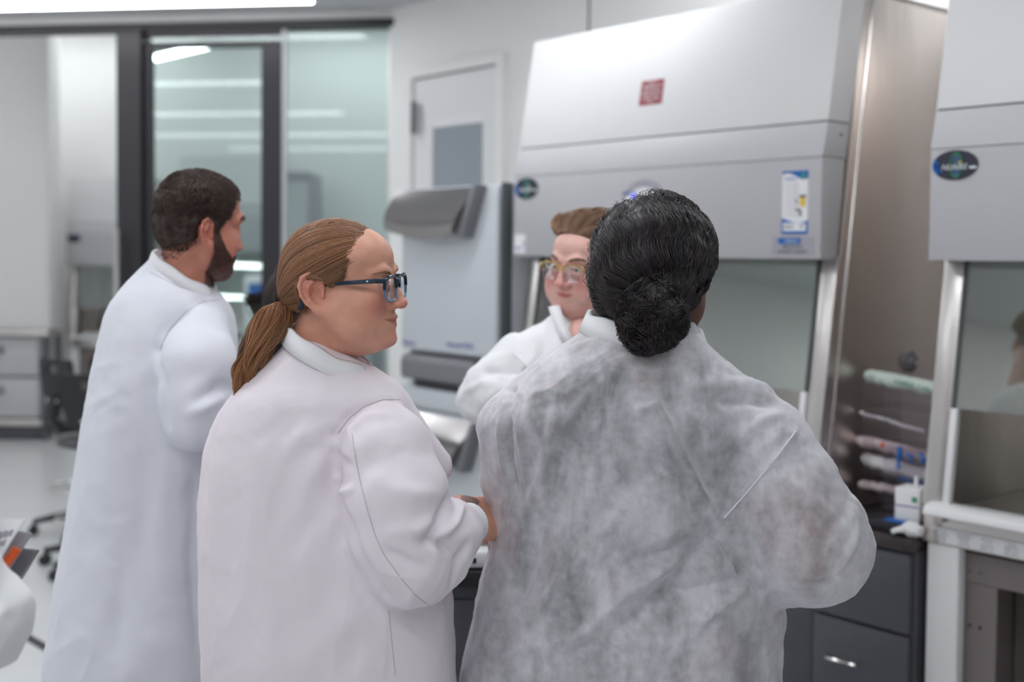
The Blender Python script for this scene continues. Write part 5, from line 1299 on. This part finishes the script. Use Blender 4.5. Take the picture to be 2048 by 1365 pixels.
    cr = [([(1278, 822), (1310, 812), (1335, 850), (1362, 905), (1395, 975), (1435, 1040)], .011, .014), ([(1258, 840), (1285, 900), (1340, 950), (1375, 975)], .016, -.010), ([(1310, 945), (1345, 960), (1378, 978)], .005, .007),
          ([(1440, 1045), (1405, 1100), (1330, 1110), (1260, 1130)], .020, -.014), ([(1432, 1062), (1350, 1130), (1250, 1190), (1165, 1268)], .014, .012), ([(1425, 1075), (1320, 1190), (1210, 1290)], .016, -.010),
          ([(1500, 1165), (1440, 1215), (1400, 1250)], .009, .009), ([(1490, 1150), (1400, 1180), (1320, 1190)], .012, -.009), ([(1165, 1268), (1110, 1290), (1040, 1300)], .014, .006), ([(1165, 1268), (1215, 1285), (1245, 1300)], .006, .006),
          ([(1030, 780), (1020, 850), (1022, 930), (1032, 990)], .006, -.010), ([(1010, 790), (1000, 850), (1008, 940)], .006, .007), ([(1042, 780), (1040, 860), (1050, 960)], .007, .006), ([(1110, 840), (1085, 950), (1050, 1030)], .016, .009),
          ([(1590, 862), (1545, 925), (1490, 990), (1442, 1045)], .006, .006), ([(1550, 810), (1500, 800), (1450, 805)], .014, -.009), ([(1555, 830), (1520, 845), (1480, 880)], .012, .008), ([(1540, 780), (1470, 770), (1390, 775)], .018, .007),
          ([(1240, 740), (1180, 790), (1130, 860)], .014, .005), ([(1420, 1045), (1470, 1120), (1515, 1180)], .010, -.014), ([(1600, 980), (1640, 1010), (1690, 1060)], .014, .006), ([(1700, 990), (1660, 1060), (1640, 1120)], .012, -.006), ([(1715, 1060), (1690, 1110), (1660, 1150)], .010, .006),
          ([(1270, 1010), (1160, 1120), (1050, 1260)], .022, .008), ([(1130, 1000), (1060, 1120), (1000, 1260)], .020, -.008)]
    cr = [(p_, w_*.85, a_*1.55) for p_, w_, a_ in cr]
    coat, CV, CQ = cloth('gown', K, 'gown', root, fo, cr)
    seam('sleeve_seam', CV, CQ, [(1592, 862), (1545, 925), (1490, 990), (1442, 1043)], .0016, 'coat_blue', root, .0002)
    seam('collar_seam', CV, CQ, [(1172, 664), (1210, 668), (1250, 672)], .0010, 'label_grey', root, .0003)
    collar(root, P(1290, 642, Y0), .094, .072, .16, .036, .016, 'gown_collar', gap=.0, slope_y=-.12)
    # hair
    rnd = np.random.RandomState(11)
    hs = Sdf((-.15, -.20, -.17), (.15, .13, .17), .004)
    hs.ell((0, -.018, .020), (.103, .112, .106)); hs.ell((0, -.05, -.03), (.094, .082, .075), .03)
    full = Sdf((-.15, -.20, -.17), (.15, .13, .17), .004)
    full.F = hs.F.copy()
    hs.half((0, .045, .02), (0, .9, -.43), .01)
    hs.half((0, -.01, -.060), (0, .2, -.98), .015); 
    SV, SQ = hs.mesh(smooth=1); SN = vnormals(SV, SQ); SV = SV+SN*(.003*drape(SV, (0, .3, 1), 30, .3, 3))[:, None]-SN*.003
    base = (.021, .014, .017)
    # bun position: below, a little left of the head centre, towards the camera
    bw = P(1307, 634, Y0-.110); b = np.linalg.inv(Rm)@(bw-c0); b = b/np.array(sc)
    T = np.array(b)+np.array((0, .02, .02)); n = 9000; a = rnd.uniform(-1, 1, n)*2.3
    ac = np.round(a*11)/11; a[:] = ac+(a-ac)*.75
    St = np.stack([.12*np.sin(a), .03+.10*np.cos(a)*.43, .02+.12*np.cos(a)*.9], 1); St += rnd.normal(0, .004, St.shape); t0 = np.where(rnd.rand(n) < .3, 0, rnd.uniform(0, .75, n)); K_ = 22
    ts = t0[:, None]+(1-t0[:, None])*np.linspace(0, 1, K_)[None]
    Pp = slerp_paths(St, np.tile(T, (n, 1)), np.array((0, -.018, .01)), ts)
    ph = rnd.rand(400)*6.28; fz = ph[((ac+3)*11).astype(int) % 400]; ph2 = rnd.normal(0, .25, n)
    off = .001+.0042*np.sin(ts*30+fz[:, None]+ph2[:, None])+.005*np.sin(ts*9+fz[:, None]*2)+rnd.uniform(-.001, .003, n)[:, None]
    Pp = project(full, Pp, off); tang = np.gradient(Pp, axis=1); tang /= np.linalg.norm(tang, axis=2, keepdims=True)+1e-9
    g = full.grad(Pp.reshape(-1, 3)).reshape(Pp.shape); side = np.cross(tang, g); Pp = Pp+side*(.0062*np.cos(ts*30+fz[:, None]+ph2[:, None]))[..., None]
    rr = rnd.uniform(.00035, .0008, n)[:, None]*np.ones((1, K_)); cl = hair_cols(n, base, .45, rnd); cl[rnd.rand(n) < .10] *= 1.9
    v1, q1, k1 = strands(Pp, rr, cl)
    # loose curls on the outline
    m = 500; d = rnd.normal(0, 1, (m, 3)); d[:, 1] = -np.abs(d[:, 1])*.9+.3; d /= np.linalg.norm(d, axis=1, keepdims=True); p0 = project(full, (np.array((0, -.018, 0))+d*.11)[:, None], 0., 10)[:, 0]; g = full.grad(p0)
    e1 = np.cross(g, rnd.normal(0, 1, (m, 3))); e1 /= np.linalg.norm(e1, axis=1, keepdims=True); e2 = np.cross(g, e1); tt = np.linspace(0, 1, 12); r_ = rnd.uniform(.002, .005, m)
    cu = np.stack([p0+g*(t*r_*2.2)[:, None]+(e1*math.sin(t*7)+e2*(1-math.cos(t*7)))*r_[:, None] for t in tt], 1); v2, q2, k2 = strands(cu, .00035, hair_cols(m, base, .3, rnd))
    mesh_obj('hair', np.concatenate([W(SV), W(v1), W(v2)]), np.concatenate([SQ, q1+len(SV), q2+len(SV)+len(v1)]), 'hair', root, np.concatenate([np.tile(np.array(base)*.7, (len(SV), 1)), k1, k2]))
    # bun
    bs = Sdf(bw-.10, bw+.10, .004); bs.ell(bw+np.array((-.004, 0, .006)), (.042, .034, .033)); bs.ell(bw+np.array((.010, .0, -.012)), (.034, .031, .032), .015); bs.ell(bw+np.array((-.012, .0, -.024)), (.032, .029, .027), .015); bs.ell(bw+np.array((.0, .035, .035)), (.055, .045, .035), .02)
    V2, Q2 = bs.mesh(smooth=1); N2 = vnormals(V2, Q2); V2 = V2+N2*(.010*fbm(V2*30, 3)-.004)[:, None]
    n = 6500; G = 70; gd = rnd.normal(0, 1, (G, 3)); ge = rnd.normal(0, 1, (G, 3)); gi = rnd.randint(0, G, n)
    d = gd[gi]/np.linalg.norm(gd[gi], axis=1, keepdims=True)+rnd.normal(0, .10, (n, 3)); d /= np.linalg.norm(d, axis=1, keepdims=True); e = ge[gi]+rnd.normal(0, .1, (n, 3)); e = e-d*(e*d).sum(1, keepdims=True); e /= np.linalg.norm(e, axis=1, keepdims=True)
    tt = np.linspace(0, 1.5, 14); Lp = np.stack([bw+(d*math.cos(t)+e*math.sin(t))*.045 for t in tt], 1); fz = (rnd.rand(G)*6.28)[gi]+rnd.normal(0, .3, n)
    Lp = project(bs, Lp, .002+.009*np.sin(tt[None]*8+fz[:, None])+.006*vnoise((gd[gi])*2.3, 3)[:, None]+rnd.uniform(-.001, .005, n)[:, None]); sd = np.cross(np.gradient(Lp, axis=1), Lp-bw); sd /= np.linalg.norm(sd, axis=2, keepdims=True)+1e-9; Lp = Lp+sd*(.006*np.cos(tt[None]*9+fz[:, None]))[..., None]
    m2 = 420; d5 = rnd.normal(0, 1, (m2, 3)); d5 /= np.linalg.norm(d5, axis=1, keepdims=True); q0 = project(bs, (bw+d5*.05)[:, None], .002, 8)[:, 0]; g5 = bs.grad(q0); f1 = np.cross(g5, rnd.normal(0, 1, (m2, 3))); f1 /= np.linalg.norm(f1, axis=1, keepdims=True); f2 = np.cross(g5, f1); r5 = rnd.uniform(.002, .0055, m2)
    Lc = np.stack([q0+g5*(t*r5*2.0)[:, None]+(f1*math.sin(t*8)+f2*(1-math.cos(t*8)))*r5[:, None] for t in np.linspace(0, 1, 14)], 1); Lp = np.concatenate([Lp, Lc]); n = len(Lp)
    v, q, k = strands(Lp, rnd.uniform(.00035, .0007, n)[:, None]*np.ones((1, 14)), hair_cols(n, base, .4, rnd))
    mesh_obj('hair_bun', np.concatenate([V2, v]), np.concatenate([Q2, q+len(V2)]), 'hair', root, np.concatenate([np.tile(np.array(base)*.7, (len(V2), 1)), k]))
    return root

# ------------------------------------------------------------------ person 4: woman at the cabinet, glasses, looking left
def build_cabinet_woman():
    Y0 = 2.80
    pr = Person(1140, 900, Y0, 'person with brown hair and gold-rimmed glasses, white lab coat, looking down left'); root = pr.root
    Rm = rotm(yaw=math.radians(139), pitch=math.radians(5), roll=math.radians(-7)); sc = (1.0, .96, .88)
    c0 = P(1174, 530, Y0)
    S, V, Q, C, EV, EQ, EC = head_mesh('pale', h=.0028, nose_z=-.038, mouth_z=-.070, jaw=1.15, full=.012, neck_d=(0, -.02, -.17), neck_r=.054, gaze=(0, -.12), lipk=.85)
    W = lambda v: place(np.asarray(v, float), Rm, c0, sc); nk = W([(0, -.02, -.13)])[0]
    B = Sdf((nk[0]-.35, Y0-.35, .7), (nk[0]+.35, Y0+.35, 1.5), .011); B.cone(nk, P(1164, 690, Y0-.060), .048, .046, .03); B.ell((nk[0]+.02, nk[1], 1.15), (.15, .11, .25), .04)
    hp = P(1060, 800, Y0-.22); bq = hp+np.array((.05, .0, 0)); d = np.array((.95, -.2, .1)); d /= np.linalg.norm(d); bk = np.array((0, -.8, .5)); bk -= d*(bk@d); bk /= np.linalg.norm(bk); hand_sdf(B, np.stack([np.cross(d, bk), d, bk], 1), bq, side=1, curl=.3)
    BV, BQ = B.mesh(); pr.body((W(V), Q, C, 0), (W(EV), EQ, EC, 1), (BV, BQ, flat_col(BV, 'pale'), 0))
    legs(root, nk[0]+.02, Y0, .84, 'trousers_dark')
    tab = torso_tab([(632, 1105, 1215, .062, -.02), (650, 1075, 1240, .08, -.01), (672, 1030, 1275, .10, .0), (700, 1000, 1310, .12, .0), (750, 985, 1330, .135, .0), (850, 1000, 1330, .145, .0), (1000, 1020, 1330, .15, .0), (1200, 1020, 1340, .155, .0), (1400, 1020, 1340, .16, .0)], Y0)
    lo, hi = bounds_of(tab, .12, [P(905, 800, Y0-.2)]); K = Sdf(lo, hi, .0065); K.loft(*tab)
    K.chain([P(1030, 705, Y0-.02), P(985, 760, Y0-.04), P(968, 800, Y0-.06)], [R_(42, 2.75), R_(46, 2.75), R_(48, 2.75)], .014)
    K.chain([P(966, 802, Y0-.08), P(1010, 800, Y0-.16), P(1075, 795, Y0-.20)], [R_(50, 2.7), R_(48, 2.65), R_(36, 2.6)], .010)
    K.cone(P(975, 765, Y0-.10), P(1010, 745, Y0-.12), R_(44, 2.7), R_(40, 2.7), .012)
    K.chain([P(1168, 600, Y0-.09), P(1163, 655, Y0-.11), P(1157, 706, Y0-.135)], [.085, .052, .014], .006, op='sub')
    fo = [lambda V, N: .006*drape(V, (.3, 0, 1), 9, .25, 71), lambda V, N: .0015*fbm(V*30, 9), lambda V, N: .006*drape(V, (1, 0, .5), 14, .4, 75)*(V[:, 0] < P(1060, 700, Y0)[0])]
    cr = [([(1070, 650), (1060, 720), (1050, 770)], .015, .010), ([(1095, 640), (1088, 700), (1080, 750)], .012, -.010), ([(925, 790), (965, 770), (1000, 772)], .010, .008), ([(935, 745), (970, 745), (1015, 752)], .008, -.010), ([(960, 830), (990, 805), (1030, 790)], .010, -.008)]
    coat, CV, CQ = cloth('lab_coat', K, 'coat_white', root, fo, cr)
    # lapels of the coat, V shaped
    for pts, wd in (([(1121, 612), (1128, 634), (1138, 660), (1154, 696)], 22), ([(1212, 612), (1204, 640), (1188, 668), (1166, 700)], 22)):
        L = [P(x, y, Y0-.105-.0*i) for i, (x, y) in enumerate(pts)]; V_ = []
        for i, p in enumerate(L):
            w_ = R_(wd, 2.7)*(1 if i < 3 else .7); s_ = -1 if pts[0][0] < 1180 else 1
            for dx, dy in ((0, .004), (0, -.006), (s_*w_, -.010), (s_*w_*1.05, .0), (s_*w_*1.0, .03), (s_*w_*.2, .05)): V_.append(p+np.array((dx, dy+(.055*(1-i/3) if True else 0), -.006*abs(dx)/w_)))
        k = 6; Q_ = [(i*k+j, i*k+(j+1) % k, (i+1)*k+(j+1) % k, (i+1)*k+j) for i in range(len(L)-1) for j in range(k)]
        mesh_obj('lapel', np.array(V_), [np.array(Q_), np.array([list(range(k))[::-1]]), np.array([[(len(L)-1)*k+j for j in range(k)]])], 'coat_white', root)
    # neck opening filled by skin: chest wedge is part of the body, shown through the V
    rnd = np.random.RandomState(5)
    hs = Sdf((-.13, -.17, -.13), (.13, .14, .18), .004); hs.ell((0, -.014, .040), (.084, .100, .094)); hs.ell((.01, .030, .080), (.060, .052, .040), .02)
    full = Sdf((-.13, -.17, -.13), (.13, .14, .18), .004); full.F = hs.F.copy(); hs.half((0, .022, .030), (0, .88, -.47), .01); hs.half((0, -.03, -.03), (0, .4, -.9), .01); hs.half((.055, 0, 0), (1, 0, 0), .02)
    SV, SQ = hs.mesh(smooth=1); SN = vnormals(SV, SQ); SV = SV+SN*(.004*drape(SV, (.3, 1, .2), 28, .3, 3)-.006)[:, None]; base = (.26, .145, .085)
    n = 6000; a = rnd.uniform(-1.9, .95, n); St = np.stack([.11*np.sin(a), .056+.1*np.cos(a)*.47, .030+.1*np.cos(a)*.88], 1)+rnd.normal(0, .004, (n, 3)); T = np.array((0, -.11, .0)); t0 = np.where(rnd.rand(n) < .5, 0, rnd.uniform(0, .6, n)); K_ = 14; ts = t0[:, None]+(1-t0[:, None])*np.linspace(0, 1, K_)[None]
    Pp = slerp_paths(St, np.tile(T, (n, 1)), np.array((0, -.014, .02)), ts); off = (.003+.009*vnoise(np.stack([(a[:, None]*3.5+0*ts).ravel(), (ts*3).ravel(), (ts*0).ravel()], 1), 8).reshape(ts.shape)+.006*np.sin(ts*11+np.round(a*5)[:, None]*1.7)+.010*np.sin(np.clip(ts*3.2, 0, np.pi))+rnd.uniform(-.001, .008, n)[:, None])*np.clip(ts*5, .0, 1)-.001-.009*(1-np.clip(ts*5, 0, 1))-.006*np.clip((a[:, None]-.5)/.5, 0, 1); Pp = project(full, Pp, off)
    v1, q1, k1 = strands(Pp, rnd.uniform(.0004, .0008, n)[:, None]*np.ones((1, K_)), hair_cols(n, base, .25, rnd)*(1+.55*vnoise(np.stack([a*5, a*0+2, a*0], 1), 6))[:, None])
    mesh_obj('hair', np.concatenate([W(SV), W(v1)]), np.concatenate([SQ, q1+len(SV)]), 'hair', root, np.concatenate([np.tile(np.array(base)*.7, (len(SV), 1)), k1]))
    bp = []
    for sx in (-1, 1):
        for _ in range(160):
            u_ = rnd.rand(); p = np.array((sx*(.014+.034*u_), .094-.02*u_*u_, .021+.006*math.sin(u_*2.6)+rnd.normal(0, .0015))); bp.append([p, p+np.array((sx*.004, .001, .0016)), p+np.array((sx*.0075, -.001, .001))])
    bp = np.array(bp); bp = project(S, bp, .0006, 4); v, q, k = strands(bp, .0003, hair_cols(len(bp), (.22, .12, .08), .2, rnd)); mesh_obj('eyebrows', W(v), q, 'hair_matte', root, k)
    glasses(root, W, 'frame_gold', 'frame_rose', lw=.0265, lh=.0235, zc=-.010, r=.0012)
    return root

# ------------------------------------------------------------------ person 5: dark haired person mostly hidden behind the ponytail
def build_hidden_person():
    Y0 = 3.25
    pr = Person(595, 700, Y0, 'person with dark hair, almost hidden behind the blond ponytail'); root = pr.root
    Rm = rotm(yaw=math.radians(-20)); c0 = P(598, 625, Y0)
    S, V, Q, C, EV, EQ, EC = head_mesh('fair', h=.004); W = lambda v: place(np.asarray(v, float), Rm, c0)
    B = Sdf(c0-np.array((.3, .25, .85)), c0+np.array((.3, .25, .0)), .012); nk = W([(0, -.01, -.14)])[0]; B.cone(nk, nk-np.array((0, 0, .12)), .05, .08, .03); B.ell(nk-np.array((0, 0, .32)), (.15, .10, .25), .04)
    BV, BQ = B.mesh(); pr.body((W(V), Q, C, 0), (W(EV), EQ, EC, 1), (BV, BQ, flat_col(BV, 'fair'), 0)); legs(root, nk[0], Y0, .78, 'trousers_dark')
    K = Sdf(c0-np.array((.34, .3, .95)), c0+np.array((.34, .3, -.08)), .012); z = nk[2]
    K.loft(np.array((z-.75, z-.3, z-.12, z-.04, z-.01)), np.full(5, nk[0]), np.full(5, nk[1]), np.array((.21, .19, .18, .10, .07)), np.array((.15, .14, .12, .09, .07)))
    for sx in (-1, 1): K.chain([(nk[0]+sx*.15, nk[1], z-.10), (nk[0]+sx*.19, nk[1], z-.36), (nk[0]+sx*.12, nk[1]+.16, z-.42)], [.055, .055, .045], .02)
    cloth('lab_coat', K, 'coat_blue', root, [lambda V, N: .006*drape(V, (0, 0, 1), 9, .25, 3)])
    rnd = np.random.RandomState(5); hs = Sdf((-.13, -.17, -.16), (.13, .14, .16), .005); hs.ell((0, -.016, .032), (.086, .100, .096)); hs.ell((0, -.05, -.05), (.075, .06, .08), .03); full = Sdf((-.13, -.17, -.16), (.13, .14, .16), .005); full.F = hs.F.copy(); hs.half((0, .03, 0), (0, .9, -.43), .01)
    SV, SQ = hs.mesh(); n = 1200; a = rnd.uniform(-1.9, 1.9, n); St = np.stack([.11*np.sin(a), .03+.05*np.cos(a), .02+.11*np.cos(a)], 1); ts = np.linspace(0, 1, 12)[None]*np.ones((n, 1)); Pp = project(full, slerp_paths(St, np.tile(np.array((0, -.07, -.12)), (n, 1))+rnd.normal(0, .02, (n, 3)), np.array((0, -.01, 0)), ts), .001+rnd.uniform(0, .004, n)[:, None])
    v, q, k = strands(Pp, .0009, hair_cols(n, (.022, .010, .010), .3, rnd)); mesh_obj('hair', np.concatenate([W(SV), W(v)]), np.concatenate([SQ, q+len(SV)]), 'hair_matte', root, np.concatenate([np.tile((.02, .010, .009), (len(SV), 1)), k]))
    return root

# ------------------------------------------------------------------ person 6: someone at the lower left edge, only a sleeve in view
def build_edge_person():
    Y0 = 1.45
    pr = Person(-400, 1300, Y0, 'person cut off by the left edge, only a bent white coat sleeve shows'); root = pr.root
    c0 = P(-430, 560, Y0+.02); Rm = rotm(yaw=math.radians(-40)); S, V, Q, C, EV, EQ, EC = head_mesh('fair', h=.004); W = lambda v: place(np.asarray(v, float), Rm, c0); nk = W([(0, -.01, -.14)])[0]
    B = Sdf(nk-np.array((.35, .4, .8)), nk+np.array((.55, .45, .05)), .010); B.cone(nk, nk-np.array((0, 0, .12)), .05, .08, .03); B.ell(nk-np.array((0, 0, .32)), (.15, .10, .25), .04)
    el = P(-12, 1255, 1.5); wr = P(-75, 1175, 1.68); d = (wr-el)/np.linalg.norm(wr-el); B.cone(el, wr, .04, .028, .01); bk = np.array((0, 0, 1.)); bk -= d*(bk@d); bk /= np.linalg.norm(bk); hand_sdf(B, np.stack([np.cross(d, bk), d, bk], 1), wr+d*.08, side=1, curl=.6)
    BV, BQ = B.mesh(); pr.body((W(V), Q, C, 0), (W(EV), EQ, EC, 1), (BV, BQ, flat_col(BV, 'fair'), 0)); legs(root, nk[0], Y0, .82, 'trousers_dark')
    rnd = np.random.RandomState(5); hs = Sdf((-.13, -.17, -.16), (.13, .14, .16), .005); hs.ell((0, -.016, .032), (.086, .100, .096)); hs.half((0, .03, 0), (0, .9, -.43), .01); hs.half((0, 0, -.04), (0, .3, -.95), .01); SV, SQ = hs.mesh(); mesh_obj('hair', W(SV), SQ, 'hair_matte', root, np.tile((.06, .035, .02), (len(SV), 1)))
    K = Sdf(nk-np.array((.40, .35, .92)), nk+np.array((.60, .5, .02)), .0065); z = nk[2]
    K.loft(np.array((z-.85, z-.3, z-.12, z-.04, z-.01)), np.full(5, nk[0]), np.full(5, nk[1]), np.array((.19, .17, .16, .10, .07)), np.array((.15, .14, .12, .09, .07)))
    K.chain([(nk[0]+.15, nk[1], z-.11), P(-100, 1100, 1.42), P(-30, 1235, 1.45)], [.06, .050, R_(78, 1.45)], .015); K.chain([P(-28, 1245, 1.45), P(-22, 1262, 1.50), P(-85, 1190, 1.66)], [R_(80, 1.45), R_(68, 1.5), .036], .015)
    K.cone(P(-30, 1230, 1.45), P(-40, 1285, 1.45), R_(84, 1.45), R_(66, 1.45), .02)
    cloth('lab_coat', K, 'coat_white', root, [lambda V, N: .006*drape(V, (.2, 0, 1), 12, .3, 3), lambda V, N: .004*drape(V, (1, 0, 1), 22, .35, 13)], [([(10, 1255), (30, 1275), (50, 1290)], .006, .006), ([(0, 1180), (20, 1230), (30, 1290)], .008, -.006)])
    return root

import time as _t
_t0 = _t.time()
m = M['gown'].copy(); m.name = 'gown_collar'; M['gown_collar'] = M['coat_white']
for fn in (build_ponytail_woman, build_bearded_man, build_gown_woman, build_cabinet_woman, build_hidden_person, build_edge_person):
    fn(); print(fn.__name__, round(_t.time()-_t0, 1))

# papers held at the lower left edge
def slab(name, A, B_, C_, th, m, label, cat, group=None):
    """A corner, B_ and C_ the two neighbouring corners (world)"""
    A, B_, C_ = map(np.array, (A, B_, C_)); u = B_-A; v = C_-A; n = np.cross(u, v); n /= np.linalg.norm(n)
    V = [A, A+u, A+u+v, A+v]; V = V+[p+n*th for p in V]; F_ = np.array([(0, 1, 2, 3), (7, 6, 5, 4), (0, 4, 5, 1), (1, 5, 6, 2), (2, 6, 7, 3), (3, 7, 4, 0)])
    o = mesh_obj(name, np.array(V), F_[:, ::-1], m, smooth=False); return tag(o, label, cat, group)
Yb = 1.52
sheet = slab('printed_sheet', P(50, 1040, Yb), P(-150, 1030, Yb+.03), P(-35, 1180, Yb-.02), .002, 'paper', 'white printed sheet held at the lower left edge', 'sheet')
for i in range(3):
    for j in range(4):
        a = P(33-14*i-14*j*.9, 1062+i*20+j*2, Yb-.004-.0025*i); b = P(22-14*i-14*j*.9, 1060+i*20+j*2, Yb-.004-.0025*i); c = P(26-14*i-14*j*.9, 1074+i*20+j*2, Yb-.006-.0025*i)
        V = np.array([a, b, b+(c-a), c]); V = np.concatenate([V, V+np.array((0, .002, 0))]); o = mesh_obj('printed_mark', V, np.array([(0, 1, 2, 3), (7, 6, 5, 4), (0, 4, 5, 1), (1, 5, 6, 2), (2, 6, 7, 3), (3, 7, 4, 0)]), 'label_grey', sheet, smooth=False)
slab('folder', P(66, 1068, Yb+.022), P(-60, 1050, Yb+.05), P(-20, 1200, Yb+.0), .006, 'label_grey', 'grey folder directly behind the printed sheet', 'folder')
slab('folder', P(80, 1102, Yb+.055), P(-40, 1090, Yb+.08), P(10, 1215, Yb+.03), .006, 'grey_plastic', 'rearmost dark grey folder with a white tab', 'folder')
f = MB(); f.tube([tuple(P(35, 1098, Yb+.008)), tuple(P(2, 1140, Yb-.0))], [.006, .0065], 12); tag(f.build('highlighter', 'orange'), 'bright orange marker tucked between the sheet and the folders', 'marker')
f = MB(); f.tube([tuple(P(4, 1140, Yb+.012)), tuple(P(-12, 1165, Yb+.004))], [.005, .005], 12); tag(f.build('marker', 'label_green'), 'green marker just below the orange one', 'marker')

# ------------------------------------------------------------------ render look
scene.view_settings.view_transform = 'Standard'; scene.view_settings.look = 'None'; scene.view_settings.gamma = 1; scene.view_settings.exposure = 0.10
scene.cycles.transparent_max_bounces = 16; scene.cycles.max_bounces = 7; scene.cycles.diffuse_bounces = 4
w = bpy.data.worlds.new('World'); scene.world = w; w.use_nodes = True
w.node_tree.nodes['Background'].inputs[0].default_value = (.8, .85, 1, 1); w.node_tree.nodes['Background'].inputs[1].default_value = .3
